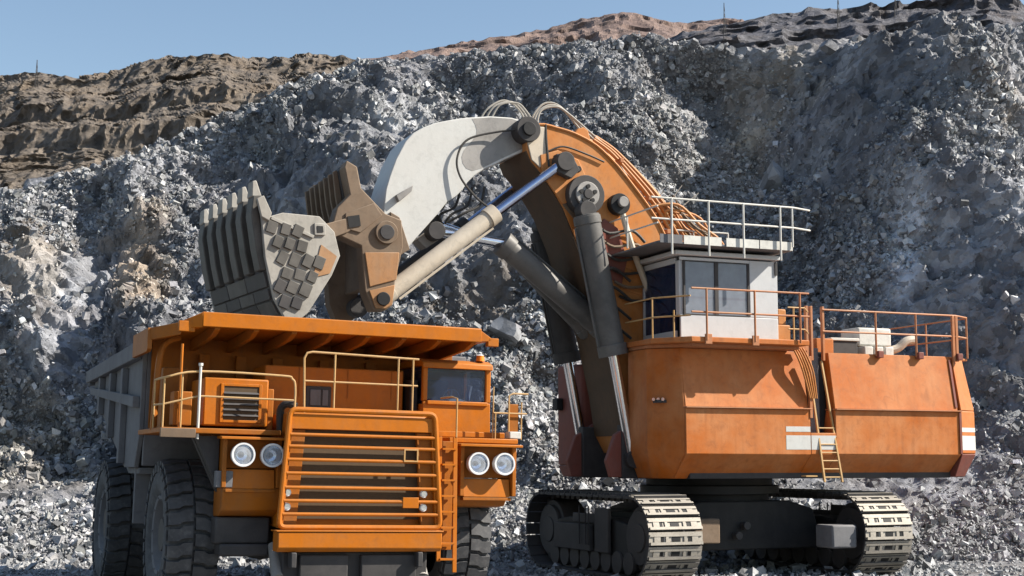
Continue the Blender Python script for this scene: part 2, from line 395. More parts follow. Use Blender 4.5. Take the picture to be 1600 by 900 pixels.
fade = np.clip(TT / .22, 0, 1) * np.clip((1 - TT) / .07, .12, 1)
D = 10 * np.tanh(D / 10) * fade
P = B.copy(); P[..., 1] -= D
k = np.clip(TT / .3, .25, 1)
AX = np.array([[.62, 0, -.78], [0, 1, 0], [.78, 0, .62]]).T       # strata dip down to the right
PS = (P @ AX) * [.38, .8, 1.0]
rid = fbm(PS, [(6, 1.3), (2.8, 1.0), (1.3, .7), (.65, .35)], 20, True)
fine = fbm(P, [(1.1, .34), (.55, .26), (.28, .15)], 40)
blk = fbm(PS * [1.6, 1, 1], [(2.4, .6), (1.2, .4)], 60); blk = np.round(blk * 3) / 3 * .6 + blk * .4
n_out = np.array([.10, -.75, .62])
P += ((rid * .66 + blk * .7) * k * fade + fine * k)[..., None] * n_out
# stone colour: pale crushed veins, brown weathered patches, plus sunlight painted on the ribs
veins = fbm(P * [.9, .9, .35] / 1.0, [(6, .6), (2.5, .4), (1.0, .3)], 80)
tone = np.clip(.92 + .40 * veins, .45, 1.6)
colr = np.stack([tone*1.0, tone*.995, tone*1.0], -1)
def patch(u0, v0, ru, rv, rgb, amt):
    d = ((UU-u0)/ru)**2 + ((VV-v0)/rv)**2 + .5*vnoise(np.stack([UU/40, VV/40, 0*UU], -1), 9)
    wgt = np.clip(1.25 - d, 0, 1)[..., None] * amt
    return wgt, np.array(rgb)
for pa in [(1530, 190, 90, 130, (1.5, 1.48, 1.45), .7), (1090, 200, 110, 150, (1.25, 1.22, 1.15), .6), (700, 150, 120, 90, (1.2, 1.2, 1.18), .5), (250, 430, 45, 90, (1.5, 1.15, .78), .8), (95, 455, 40, 60, (1.35, 1.2, 1.0), .7), (40, 700, 110, 90, (1.15, 1.0, .78), .7),  # pale grey ones whiten the ribs, sunlight put into the stone colour
           (120, 250, 160, 40, (1.25, 1.12, .92), .6), (1390, 400, 22, 90, (1.9, 1.9, 1.9), .8), (1560, 500, 40, 90, (1.6, 1.6, 1.58), .6),
           (1215, 150, 70, 60, (1.3, 1.2, 1.0), .6), (1180, 250, 40, 60, (1.3, 1.15, .95), .6), (500, 200, 160, 100, (1.05, 1.05, .98), .4),
           (150, 560, 150, 90, (1.15, 1.16, 1.18), .6), (820, 650, 90, 260, (1.25, 1.24, 1.22), .7), (1500, 760, 200, 120, (1.15, 1.15, 1.15), .6),  # bluish one lightens the left shade in colour, standing in for haze
           (90, 800, 200, 110, (1.35, 1.33, 1.3), .7)]:
    wgt, c = patch(*pa); colr = colr * (1 - wgt + wgt * c)
# back edge: the bench top runs on behind the crest
back = []
top = P[-1].copy(); ctop = colr[-1].copy()
for dy, dz in ((3, .3), (9, -.1), (22, -1.5), (45, -6), (70, -16)):
    r = top.copy(); r[:, 0] *= (86+dy)/86; r[:, 1] = top[:, 1]*0 + 86 + dy + 1.2*vnoise(np.stack([U/60, U*0+dy, U*0], -1), 5); r[:, 2] += dz + .6*vnoise(np.stack([U/25, U*0+dy, U*0], -1), 6)
    back.append(r)
P = np.concatenate([P, np.stack(back)]); colr_all = np.concatenate([colr, np.repeat(ctop[None], len(back), 0)])
slope = grid_mesh('rock_slope', P, M['rock'], colr_all); slope['kind'] = 'structure'

# ground: one sheet, fine near the machines, out to the horizon
gx = np.concatenate([[-3000, -1200, -500, -200, -90], np.linspace(-45, 45, 170), [90, 200, 500, 1200, 3000]])
gy = np.concatenate([[-2500, -800, -200, -60, -15, 5], np.linspace(15, 62, 110), [90, 200, 600, 1500, 4000]])
GX, GY = np.meshgrid(gx, gy)
gp = np.stack([GX, GY, 0*GX], -1)
inner = ((np.abs(GX) < 46) & (GY > 14) & (GY < 63)).astype(float)
gp[..., 2] = -.06 + inner * fbm(gp, [(7, .05), (2.2, .04), (.9, .03)], 90)
gnd = grid_mesh('ground', gp, M['ground'], None, False); gnd['kind'] = 'structure'

# loose stones: unit shapes with broken faces
ICO = []
g_ = (1 + 5**.5) / 2
iv = np.array([(-1,g_,0),(1,g_,0),(-1,-g_,0),(1,-g_,0),(0,-1,g_),(0,1,g_),(0,-1,-g_),(0,1,-g_),(g_,0,-1),(g_,0,1),(-g_,0,-1),(-g_,0,1)], float)
iv /= np.linalg.norm(iv[0])
IF = np.array([(0,11,5),(0,5,1),(0,1,7),(0,7,10),(0,10,11),(1,5,9),(5,11,4),(11,10,2),(10,7,6),(7,1,8),(3,9,4),(3,4,2),(3,2,6),(3,6,8),(3,8,9),(4,9,5),(2,4,11),(6,2,10),(8,6,7),(9,8,1)])
CUBE = np.array([(-1,-1,-1),(1,-1,-1),(1,1,-1),(-1,1,-1),(-1,-1,1),(1,-1,1),(1,1,1),(-1,1,1)], float) * .62
CF = np.array([(0,2,1),(0,3,2),(4,5,6),(4,6,7),(0,1,5),(0,5,4),(1,2,6),(1,6,5),(2,3,7),(2,7,6),(3,0,4),(3,4,7)])
def stone_shape():
    V = CUBE * rng.uniform(.55, 1.35, 3)
    V = V + rng.normal(0, .17, V.shape)
    V[rng.integers(0, 8)] *= rng.uniform(.35, .8); V[rng.integers(0, 8)] *= rng.uniform(.4, .9)
    return V
shapes = [stone_shape() for _ in range(40)]
def rand_rot(n):
    q = rng.normal(size=(n, 4)); q /= np.linalg.norm(q, axis=1)[:, None]; a, b, c, d = q.T
    return np.stack([np.stack([1-2*(c*c+d*d), 2*(b*c-a*d), 2*(b*d+a*c)], -1), np.stack([2*(b*c+a*d), 1-2*(b*b+d*d), 2*(c*d-a*b)], -1),
                     np.stack([2*(b*d-a*c), 2*(c*d+a*b), 1-2*(b*b+c*c)], -1)], 1)
OCT = np.array([(1,0,0),(-1,0,0),(0,1,0),(0,-1,0),(0,0,1),(0,0,-1)], float)
OF = np.array([(0,2,4),(2,1,4),(1,3,4),(3,0,4),(2,0,5),(1,2,5),(3,1,5),(0,3,5)])
chips = [OCT * rng.uniform(.5, 1.3, 3) + rng.normal(0, .22, OCT.shape) for _ in range(40)]
def stones(pos, size, tones, bank, faces):
    n = len(pos); nv = len(bank[0]); Rm = rand_rot(n); S = np.array(bank)[rng.integers(0, len(bank), n)] * size[:, None, None]
    V = np.einsum('nij,nkj->nki', Rm, S) + pos[:, None, :]
    return V.reshape(-1, 3), (faces[None] + (np.arange(n) * nv)[:, None, None]).reshape(-1, 3), np.repeat(tones, nv, 0)
def scatter(name, pos, size, tones, mat):
    b = size > np.quantile(size, .70)
    V1, F1, C1 = stones(pos[b], size[b], tones[b], shapes, CF); V2_, F2_, C2 = stones(pos[~b], size[~b], tones[~b], chips, OF)
    o = tri_mesh(name, np.concatenate([V1, V2_]), np.concatenate([F1, F2_ + len(V1)]), mat, np.concatenate([C1, C2])); o['kind'] = 'stuff'; return o
surf = P[:NR]
n_r = 205000
ri = rng.integers(2, NR-2, n_r*3); ci = rng.integers(2, NC-2, n_r*3)
uu, vv = UU[ri, ci], VV[ri, ci]
keep = (uu > -60) & (uu < 1660)
# clusters: some strips are coarse, some fine
cl = fbm(surf[ri, ci] * [1, 1, .5], [(7, 1.0), (2.5, .5)], 120)
dark = lean(uu, vv)
keep &= rng.random(len(uu)) < np.clip(.42 + .7*cl + .4*dark + .45*np.clip((700 - 880 + 0*vv + (vv-700))/180 + 1, 0, 1), .03, 1)
ri, ci = ri[keep][:n_r], ci[keep][:n_r]
size = np.clip(.042 * (1 - rng.random(len(ri)))**(-1/2.3), .042, .27)
size *= np.interp(depth[ri, ci], [50, 60, 86], [.75, .9, .95])
pos = surf[ri, ci] + np.array([0, -.25, .2]) * size[:, None] + rng.normal(0, .06, (len(ri), 3))
tn = (rng.normal(-.02, .33, len(ri))).clip(-1, .9); tn = np.exp(tn)
loc_c = colr[ri, ci] / colr[ri, ci].mean(1, keepdims=True)
tones = tn[:, None] * (.35 + .65*colr[ri, ci]) * (1 + .012*rng.normal(size=(len(ri), 3)))
ordr = np.argsort(size)
big = ordr[-300:]; rest = ordr[:-300]
rub = scatter('slope_rubble', pos[rest], size[rest], tones[rest], M['rubble'])
rub['label'] = 'grey broken rock rubble covering the blasted slope'; rub['category'] = 'rubble'

# the largest stones are boulders of their own
def ico2():
    V = [tuple(p) for p in iv]; F = []; mid = {}
    def m_(a, b):
        kk = (min(a, b), max(a, b))
        if kk not in mid:
            p = (np.array(V[a]) + np.array(V[b])); p /= np.linalg.norm(p); V.append(tuple(p)); mid[kk] = len(V)-1
        return mid[kk]
    for a, b, c in IF:
        ab, bc, ca = m_(a, b), m_(b, c), m_(c, a); F += [(a, ab, ca), (b, bc, ab), (c, ca, bc), (ab, bc, ca)]
    return np.array(V), np.array(F)
V2, F2 = ico2()
bmesh_ = []
for i in range(16):
    V = V2.copy(); Rm = rand_rot(1)[0]
    for ax in Rm:                                 # three pairs of near-parallel joint faces, then broken corners
        for sg in (-1, 1):
            nrm = sg*ax + rng.normal(0, .16, 3); nrm /= np.linalg.norm(nrm); h = rng.uniform(.38, .72); d = V @ nrm; V -= np.where(d > h, d-h, 0)[:, None]*nrm
    for _ in range(3):
        nrm = rng.normal(size=3); nrm /= np.linalg.norm(nrm); h = rng.uniform(.55, .75); d = V @ nrm; V -= np.where(d > h, d-h, 0)[:, None]*nrm
    V = V * rng.uniform(.8, 1.45, 3) + rng.normal(0, .02, V.shape)
    o = tri_mesh('boulder', V, F2, M['boulder']); bmesh_.append(o.data); bpy.data.objects.remove(o)
def boulder(p, s, label='angular grey boulder lying loose on the blasted rock slope', group='boulders lying on the blasted slope', mesh=None, scl=None):
    o = bpy.data.objects.new('boulder', bmesh_[int(rng.integers(0, 16))] if mesh is None else bmesh_[mesh]); col.objects.link(o)
    o.location = p; o.scale = (s, s, s) if scl is None else tuple(s*x for x in scl)
    o.rotation_euler = tuple(rng.uniform(0, 6.28, 3)); tag(o, label, 'boulder', group); return o
for i in big: boulder(pos[i], size[i] * 1.15)
def slope_at(u, v):
    t = (v - 880) / (interp(u, CREST) - 880); r = min(NR-2, int(round(t*(NR-1)))); c = int(round((u+420)/2480*(NC-1))); return surf[r, c]
for (u, v, s, lab) in [(1222, 276, 1.15, 'big pale block of rock stuck in the dark gully above the shovel cab'),
                       (785, 560, .75, 'rounded pale boulder beside the right end of the truck canopy'),
                       (1290, 95, .6, 'pale boulder perched just under the slope crest right of centre')]:
    boulder(Vector(slope_at(u, v)) + Vector((0, -.7*s, .1)), s, lab, None, mesh=3)

# gravel on the pit floor
n_g = 16000
gxp = rng.uniform(-22, 24, n_g); gyp = rng.uniform(36, 54, n_g)
gs = np.clip(.035 * (1 - rng.random(n_g))**(-1/2.4), .035, .22)
gpos = np.stack([gxp, gyp, gs*.2 - .04], -1)
gv = scatter('floor_gravel', gpos, gs, rng.normal(1.1, .25, n_g).clip(.5, 1.8)[:, None] * np.ones(3), M['rubble'])
gv['label'] = 'loose grey gravel strewn over the pit floor'; gv['category'] = 'gravel'

# ---- hills behind
def hill(name, sky_pts, v_bot, Y0, Y1, mat, amp, seed, nc, nr, benches=None, oct_=None, skew=0.0, turn=0.0, vs=.6):
    u = np.linspace(sky_pts[0][0], sky_pts[-1][0], nc); t = np.linspace(0, 1, nr); A, Bt = np.meshgrid(u, t)
    sk = interp(A, sky_pts) + 1.5*vnoise(np.stack([A/9, 0*A, 0*A], -1), seed) + 2.5*vnoise(np.stack([A/30, 0*A, 0*A], -1), seed+1)
    v = v_bot + (sk - v_bot) * Bt
    if benches is None: dd = Y0 + (Y1-Y0)*Bt
    else:
        bt = Bt + skew*(A - u.mean())/1000
        wob = .03*vnoise(np.stack([A/60, 0*A, 0*A], -1), seed+7) + .016*vnoise(np.stack([A/17, Bt*6, 0*A], -1), seed+8)
        dd = Y0 + (Y1-Y0)*np.interp(bt + wob, [b[0] for b in benches], [b[1] for b in benches])
    dd = dd + turn * (1 - (A - u[0]) / (u[-1] - u[0]))
    Q = unproj(A, v, dd)
    Q[..., 1] -= fbm(Q * [1, 1, vs], oct_, seed+10, True) * np.clip(Bt*6, 0, 1) * amp
    bk = Q[-1].copy(); bk[:, 0] *= 1.25; bk[:, 1] *= 1.25; bk[:, 2] -= 10
    sk_ = Q[0].copy(); sk_[:, 1] -= 25; sk_[:, 2] = -2.0
    Q = np.concatenate([sk_[None], Q, bk[None]])
    o = grid_mesh(name, Q, mat, None, True); o['kind'] = 'structure'; return o
hill('bench_hills', [(-500, 150), (-100, 128), (0, 126), (60, 119), (150, 123), (200, 112), (240, 98), (330, 90), (420, 95), (500, 93), (560, 100), (640, 112), (760, 125)], 330, 170, 330, M['bench'], 1.0, 300, 620, 300,
     benches=[(-.3, -.1), (0, 0), (.30, .16), (.42, .25), (.44, .26), (.585, .275), (.60, .30), (.655, .45), (.66, .455), (.765, .47), (.775, .50), (.90, .74), (.91, .75), (.98, .79), (1, .85), (1.3, 1)], oct_=[(26, 2.6), (11, 1.9), (5, 1.2), (2.4, .7), (1.2, .4)], skew=-.03, turn=70, vs=.45)
hill('far_hill', [(560, 92), (660, 72), (760, 60), (840, 46), (900, 31), (925, 28), (970, 21), (1010, 29), (1050, 35), (1120, 45), (1200, 60), (1300, 70)], 130, 600, 900, M['far'], 1.0, 340, 240, 60, oct_=[(90, 16), (40, 9), (16, 4), (7, 2)])
hill('right_hill', [(1040, 66), (1110, 50), (1200, 40), (1300, 24), (1380, 12), (1440, 1), (1500, -3), (1560, 2), (1600, 8), (1700, 0), (1900, -20), (2200, -40)], 130, 300, 420, M['fard'], 1.0, 360, 260, 80, oct_=[(50, 8), (22, 5), (9, 2.5), (4, 1.2)])

# radio masts on the skyline
def mast(u, v0, v1, Y, label, r=.07):
    b = unproj(np.array(float(u)), np.array(float(v0)), Y); t_ = unproj(np.array(float(u)), np.array(float(v1)), Y); hgt = t_[2] - b[2]
    e = empty('radio_mast', Matrix.Translation(Vector(b)))
    m = MB()
    for a in range(3): m.cyl((.5*math.cos(a*2.094)*.8, .5*math.sin(a*2.094)*.8, -2), (.1*math.cos(a*2.094), .1*math.sin(a*2.094), hgt), r, r*.6, 6)
    for kz in np.arange(0, hgt, 1.6):
        for a in range(3):
            f0 = 1 - kz/hgt*.75; f1 = 1 - min(hgt, kz+1.6)/hgt*.75
            m.beam((.4*f0*math.cos(a*2.094), .4*f0*math.sin(a*2.094), kz), (.4*f1*math.cos(a*2.094+2.094), .4*f1*math.sin(a*2.094+2.094), min(hgt, kz+1.6)), .06, .06)
    m.build('lattice_tower', 'darksteel', e)
    MB().cyl((0, 0, hgt-.2), (0, 0, hgt+1.2), .12, .08, 8).build('antenna', 'darksteel', e)
    tag(e, label, 'mast', 'radio masts on the skyline'); return e
mast(1132, 50, 12, 330, 'thin lattice mast on the skyline nearest the picture centre')
mast(1310, 30, -6, 330, 'thin lattice mast on the dark hill at right')
mast(1399, 14, -4, 330, 'rightmost thin mast, its top just in frame')
mast(57, 122, 102, 300, 'short mast on the brown bench hill at far left')
# ================================================================== THE DUMP TRUCK
# local axes: x to the right of the photograph, y back along the truck, z up; origin under the front bumper
truck = empty('dump_truck', Matrix.Translation((-3.43, 32.0, 0)) @ Matrix.Rotation(R(23), 4, 'Z') @ Matrix.Rotation(R(1.2), 4, 'Y'))
tag(truck, 'huge orange mining dump truck facing the camera under the raised bucket', 'dump truck')
def lerp(a, b, t): return tuple(x + (y - x) * t for x, y in zip(a, b))

# ---- frame, bumper
m = MB(); m.box(-1.2, -.75, .3, 12.2, 1.25, 2.0); m.box(.75, 1.2, .3, 12.2, 1.25, 2.0)
for y in (2.2, 5.2, 8.0, 11.8): m.box(-.75, .75, y, y+.4, 1.3, 1.9)
m.build('chassis_frame', 'darksteel', truck, .02)
m = MB(); m.prism([(-.12, 1.93), (.35, 1.93), (.35, 1.5), (-.02, 1.5), (-.12, 1.58)], -1.86, 1.92, 'x')
bp = m.build('bumper', 'truck', truck, .025)
MB().box(-1.9, 1.95, -.14, .4, 1.935, 1.965).build('top_plate', 'truck', bp, .01)
for x in (-1.55, 1.35):
    MB().box(x, x+.12, -.13, .2, 1.16, 1.49).add([], []).build('tow_lug', 'darksteel', bp, .02)
m = MB(); m.box(-1.65, 1.7, .25, 1.2, .62, 1.48); m.box(-1.3, -.2, .1, .26, .75, 1.42); m.box(.1, 1.4, .1, .26, .75, 1.42)
m.build('belly_guard', 'darksteel', truck, .03)
for x in (-1.7, 1.62): MB().cyl((x, .35, .9), (x, .9, 1.6), .16, .13, 14).build('suspension_strut', 'steel', truck)

# ---- hood and grille
def gx_at(z, side): t = (z - 2.0) / 2.6; return (-1.80 + .16*t) if side < 0 else (1.95 - .19*t)
m = MB()
m.prism([(gx_at(2.0, -1)+.1, 2.0), (gx_at(2.0, 1)-.1, 2.0), (gx_at(4.55, 1)-.08, 4.55), (gx_at(4.55, -1)+.08, 4.55)], .46, 2.6, 'y')
m.build('hood', 'truck', truck, .04)
MB().prism([(-1.5, 2.2), (1.62, 2.2), (1.52, 4.2), (-1.42, 4.2)], .38, .455, 'y').build('radiator', 'grille_dark', truck)
# frame of the grille: a rounded tube ring with a wide head plate
ring = []
c4 = [(gx_at(2.02, -1), 2.02), (gx_at(2.02, 1), 2.02), (gx_at(4.6, 1), 4.6), (gx_at(4.6, -1), 4.6)]
for i in range(4):
    p, q, nx = Vector(c4[i-1]), Vector(c4[i]), Vector(c4[(i+1) % 4])
    a = q + (p-q).normalized()*.16; b = q + (nx-q).normalized()*.16
    for k in range(5):
        t = k/4; ring.append((1-t)**2*a + 2*t*(1-t)*q + t*t*b)
grille = MB().tube([(p.x, .12, p.y) for p in ring] + [(ring[0].x, .12, ring[0].y)], .062, 10).build('grille', 'truck', truck)
MB().prism([(gx_at(4.3, -1)+.07, 4.17), (gx_at(4.3, 1)-.07, 4.17), (gx_at(4.5, 1)-.07, 4.5), (gx_at(4.5, -1)+.07, 4.5)], .14, .30, 'y').build('head_plate', 'truck', grille, .015)
for sgn in (-1, 1):
    m = MB(); xo0, xo1 = gx_at(2.05, sgn), gx_at(4.5, sgn)
    m.prism([(xo0 - sgn*.05, 2.05), (xo0 - sgn*.42, 2.05), (xo1 - sgn*.40, 4.16), (xo1 - sgn*.05, 4.16)], .24, .36, 'y')
    m.build('side_plate', 'truck_dirty', grille, .01)
    MB().prism([(xo0 - sgn*.02, 2.0), (xo0 - sgn*.10, 2.0), (xo1 - sgn*.10, 4.55), (xo1 - sgn*.02, 4.55)], .14, .47, 'y').build('side_frame', 'truck', grille, .01)
for z in (4.05, 3.79, 3.50, 3.20, 2.89, 2.60, 2.31):
    x0, x1 = gx_at(z, -1)+.05, gx_at(z, 1)-.05
    MB().cyl((x0, .11, z), (x1, .11, z), .04, n=10).build('slat', 'truck', grille)
for x in (-1.62, 1.55):
    for z in (2.78, 2.47):
        l = MB().cyl((x, .24, z), (x, .16, z), .085, n=16).build('marker_lamp', 'lampshell', grille)
        MB().cyl((x, .16, z), (x, .145, z), .062, n=16).build('lens', 'reflector', l)
m = MB()
for (x0, x1, z0, z1) in ((1.02, 1.05, 3.5, 3.79), (1.33, 1.36, 3.5, 3.79), (1.05, 1.33, 3.5, 3.53), (1.05, 1.33, 3.76, 3.79)): m.box(x0, x1, .06, .10, z0, z1)
m.build('plate_holder', 'rail', grille)
MB().box(1.02, 1.40, .06, .10, 2.46, 2.70).build('number_plate', 'truck', grille, .01)

# ---- decks on both sides
m = MB(); m.box(-4.35, -1.72, .55, 3.9, 4.02, 4.14)
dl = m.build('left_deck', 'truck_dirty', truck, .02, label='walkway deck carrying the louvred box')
MB().box(-4.38, -3.62, .48, .56, 3.92, 4.12).build('edge_beam', 'rust', dl, .01)
m = MB(); m.box(2.36, 4.12, .75, 3.9, 3.98, 4.1)
dr = m.build('right_deck', 'truck', truck, .02, label='cab deck')

# ---- headlight boxes
def lamp(x, z, y, par):
    shell = MB().lathe([(-.02, .0), (-.02, .205), (-.10, .25), (-.26, .262), (-.30, .262), (-.30, .225), (-.285, .215)], (x, y, z), 'y', 28).build('headlight', 'lampshell', par)
    MB().lathe([(-.285, .215), (-.20, .19), (-.12, .12), (-.09, .0)], (x, y, z), 'y', 28).build('reflector', 'reflector', shell)
    MB().lathe([(-.27, .205), (-.285, .12), (-.29, .0)], (x, y, z), 'y', 24).build('lens', 'lens', shell)
    MB().cyl((x, y-.12, z), (x, y-.2, z), .045, .03, 10).build('bulb', 'seat', shell)
def head_box(x0, x1, zt, zb, lamps, inner):
    p = []
    b = MB(); b.box(x0+.05, x1-.05, .80, 1.5, zb+.42, zt-.10)             # back of the lamp recess
    b.box(x0+.02, x0+.12, .55, 1.5, zb, zt-.08); b.box(x1-.12, x1-.02, .55, 1.5, zb, zt-.08)
    b.box(x0+.12, x1-.12, .78, 1.5, zb, zb+.41)
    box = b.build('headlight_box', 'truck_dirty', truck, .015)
    s = MB().prism([(x0-.06, 0), (x1+.06, 0), (x1+.06, 1), (x0-.06, 1)], zt-.06, zt, 'z')
    s.v = [(x, (.35 if yv < .5 else 1.55), z - (.05 if yv < .5 else 0)) for x, yv, z in s.v]
    s.build('hood_shelf', 'truck', box, .012)
    MB().prism([(.62, zb-.02), (.79, zb-.02), (.79, zb+.40), (.68, zb+.40)], x0+.14, x1-.14, 'x').build('step_panel', 'truck', box, .012)
    MB().box(x0+.12, x1-.12, .60, .80, zb-.10, zb-.03).build('step_lip', 'truck_dirty', box, .01)
    for x in lamps: lamp(x, zb+.72 if inner else zb+.76, .66, box)
    return box
bl = head_box(-3.02, -1.66, 4.02, 2.86, (-2.58, -1.93), True)
MB().box(-3.12, -2.74, .60, .80, 2.86, 3.22).build('corner_plate', 'bedgrey', bl, .02)
m = MB(); m.prism([(.62, 2.86), (1.6, 2.86), (1.6, 2.20), (1.1, 2.22), (.75, 2.36)], -2.95, -1.66, 'x')
m.build('lower_apron', 'truck_dirty', bl, .03)
MB().prism([(-3.02, 2.86), (-3.55, 3.98), (-3.02, 3.98)], .85, 1.15, 'y').build('deck_gusset', 'darksteel', bl, .01)
br = head_box(2.56, 4.02, 4.0, 2.74, (2.97, 3.63), False)
MB().prism([(.8, 2.74), (1.6, 2.74), (1.6, 2.45), (1.0, 2.5)], 2.6, 3.9, 'x').build('lower_apron', 'truck_dirty', br, .03)
m = MB(); m.box(-3.0, -1.78, 1.0, 2.2, 1.62, 2.2); m.box(-2.9, -1.8, .9, 2.0, 1.35, 1.62)
m.build('battery_box', 'darksteel', truck, .05)
# mudguard over the left front wheel, wrapping down its inner side
m = MB(); m.prism([(-3.55, 3.96), (-3.02, 2.86), (-2.86, 2.6), (-2.86, 3.96)], 1.25, 1.45, 'y')
m.build('mud_flap', 'darksteel', truck, .02)

# ---- ladder right of the grille
lad = MB(); lad.beam((2.02, .38, 1.25), (2.0, .42, 4.1), .05, .10); lad.beam((2.42, .38, 1.0), (2.38, .42, 4.1), .05, .10)
lad = lad.build('front_ladder', 'truck', truck, .008)
for i in range(8): MB().box(2.04, 2.40, .30, .50, 1.28+i*.36, 1.32+i*.36).build('rung', 'truck', lad)
MB().box(2.02, 2.40, .56, .62, 1.5, 4.0).build('back_plate', 'truck_dirty', truck, .01)
MB().tube([(2.40, .4, 4.1), (2.40, .4, 5.0), (2.40, .75, 5.05), (2.40, 1.5, 5.05)], .022, 8).build('grab_rail', 'rail', truck)

# ---- cab
cx0, cx1, cy0, cy1, cz0, cz1 = 2.02, 3.80, 1.75, 3.7, 4.1, 5.98
c = MB()
c.prism([(cx0, cz0), (cx1, cz0), (cx1-.02, 4.98), (cx0+.01, 4.98)], cy0, cy0+.10, 'y')      # front wall below the glass
c.box(cx0, cx1, cy1-.1, cy1, cz0, cz1-.08); c.box(cx0, cx0+.09, cy0+.10, cy1-.1, cz0, 4.92); c.box(cx1-.09, cx1, cy0+.10, cy1-.1, cz0, 4.92)
c.box(cx0, cx1, cy0, cy1, cz0-.1, cz0-.002)
cab = c.build('cab', 'truck', truck, .02)
for q in ((cx0, cx0+.13, cy0+.02, cy0+.16, 4.985, 5.84), (cx1-.14, cx1, cy0+.02, cy0+.16, 4.985, 5.84), (cx0, cx0+.1, cy1-.28, cy1-.1, 4.93, 5.84), (cx1-.1, cx1, cy1-.28, cy1-.1, 4.93, 5.84)):
    MB().box(*q).build('window_pillar', 'truck', cab, .03)
MB().prism([(cy0-.05, 5.78), (cy0-.02, 5.93), (cy0+.25, 6.02), (cy1, 6.02), (cy1, 5.845), (cy0+.2, 5.845)], cx0-.03, cx1+.03, 'x').build('cab_roof', 'truck', cab, .03)
MB().box(cx0+.13, cx1-.14, cy0+.07, cy0+.09, 4.99, 5.83).build('windscreen', 'glass', cab)
MB().box(cx0+.03, cx0+.05, cy0+.17, cy1-.29, 4.93, 5.83).build('side_window', 'glass', cab)
MB().box(cx1-.06, cx1-.04, cy0+.17, cy1-.29, 4.93, 5.83).build('side_window', 'glass', cab)
MB().box(cx0+.10, cx1-.10, cy0-.06, cy0+.02, 4.90, 5.0).build('window_sill', 'truck', cab, .02)
m = MB(); m.box(2.5, 3.2, 2.6, 3.3, 4.45, 4.95); m.box(2.5, 3.2, 3.15, 3.35, 4.95, 5.6); m.box(cx0+.12, cx1-.12, cy0+.16, cy0+.5, 4.6, 4.97)
m.build('cab_interior', 'seat', cab, .05)
m = MB(); m.lathe([(0, .22), (.02, .235), (.04, .22), (.02, .205), (0, .22)], (2.95, 2.25, 5.1), 'y', 20); m.box(2.93, 2.97, 2.26, 2.29, 4.9, 5.3)
m.build('steering_wheel', 'lampshell', cab)
m = MB(); m.tube([(2.8, cy0+.30, 4.99), (3.0, cy0+.33, 5.03), (3.25, cy0+.30, 4.99)], .06, 8, 3); m.tube([(3.32, cy0+.4, 5.0), (3.36, cy0+.45, 5.2), (3.40, cy0+.42, 5.42)], .07, 8, 3)
m.build('white_shapes', 'matt_white', cab)  # plain white shapes behind the windscreen
m = MB(); m.tube([(2.55, cy0-.02, 4.97), (2.9, cy0-.05, 4.93), (3.1, cy0-.03, 5.02)], .016, 6, 4); m.build('wiper', 'hose', cab)
b = MB().cyl((3.56, 1.92, 6.02), (3.56, 1.92, 6.16), .11, .09, 16).build('beacon', 'amber', cab)
MB().cyl((3.56, 1.92, 6.16), (3.56, 1.92, 6.19), .10, .05, 16).build('cap', 'lampshell', b)
MB().prism([(2.0, 4.12), (4.0, 4.12), (4.0, 4.26), (2.0, 4.26)], 1.30, 1.5, 'y').build('toe_board', 'truck', truck, .015)
# mirrors and right deck railing
r = MB().tube([(3.95, .95, 4.1), (3.95, .95, 5.15), (4.05, .95, 5.2), (4.45, .95, 5.2)], .024, 8)
r.tube([(3.55, .95, 4.72), (4.42, .95, 4.72)], .02, 8); r.tube([(4.30, 1.0, 4.1), (4.30, 1.0, 5.0)], .02, 8); r.tube([(3.6, .95, 4.1), (3.6, .95, 4.72)], .02, 8)
rr = r.build('deck_railing', 'rail', truck)
MB().tube([(3.55, .98, 4.1), (3.55, .98, 5.35)], .018, 6).build('post', 'rail', rr)
mr = MB().box(3.98, 4.24, 1.02, 1.10, 4.18, 4.95).build('mirror', 'truck_dirty', truck, .02)
MB().box(4.0, 4.22, 1.11, 1.12, 4.22, 4.9).build('mirror_glass', 'reflector', mr)
MB().box(3.92, 4.22, .8, 1.1, 4.11, 4.28).build('mirror_base', 'railw', truck, .02)

# ---- left deck: louvred air box, posts, rails
b = MB().box(-3.32, -1.85, 1.35, 2.9, 4.22, 5.30).build('air_box', 'truck', truck, .035, label='orange box with a black louvre on the deck')
MB().box(-2.88, -2.08, 1.325, 1.352, 4.36, 5.12).build('louvre_opening', 'grille_dark', b)
m = MB(); m.box(-2.95, -2.88, 1.30, 1.37, 4.30, 5.18); m.box(-2.08, -2.01, 1.30, 1.37, 4.30, 5.18); m.box(-2.88, -2.08, 1.30, 1.37, 5.12, 5.18); m.box(-2.88, -2.08, 1.30, 1.37, 4.30, 4.36)
m.build('louvre_frame', 'truck', b, .008)
for i in range(5):
    z = 4.45 + i*.125
    MB().add([(-2.88, 1.27, z), (-2.08, 1.27, z), (-2.08, 1.325, z+.045), (-2.88, 1.325, z+.045), (-2.88, 1.29, z-.012), (-2.08, 1.29, z-.012), (-2.08, 1.345, z+.033), (-2.88, 1.345, z+.033)],
             [(0,1,2,3),(7,6,5,4),(0,4,5,1),(1,5,6,2),(2,6,7,3),(3,7,4,0)]).build('louvre_blade', 'darksteel', b)
MB().box(-1.84, -1.70, 1.45, 2.3, 4.15, 5.1).build('box_side', 'truck_dirty', b, .02)
MB().box(-4.02, -3.62, 1.1, 1.6, 4.2, 4.95).build('side_locker', 'truck_dirty', truck, .02)
MB().box(-3.98, -3.4, 3.0, 3.7, 4.14, 5.6).build('rear_cabinet', 'truck_dirty', truck, .03)
rl = MB()
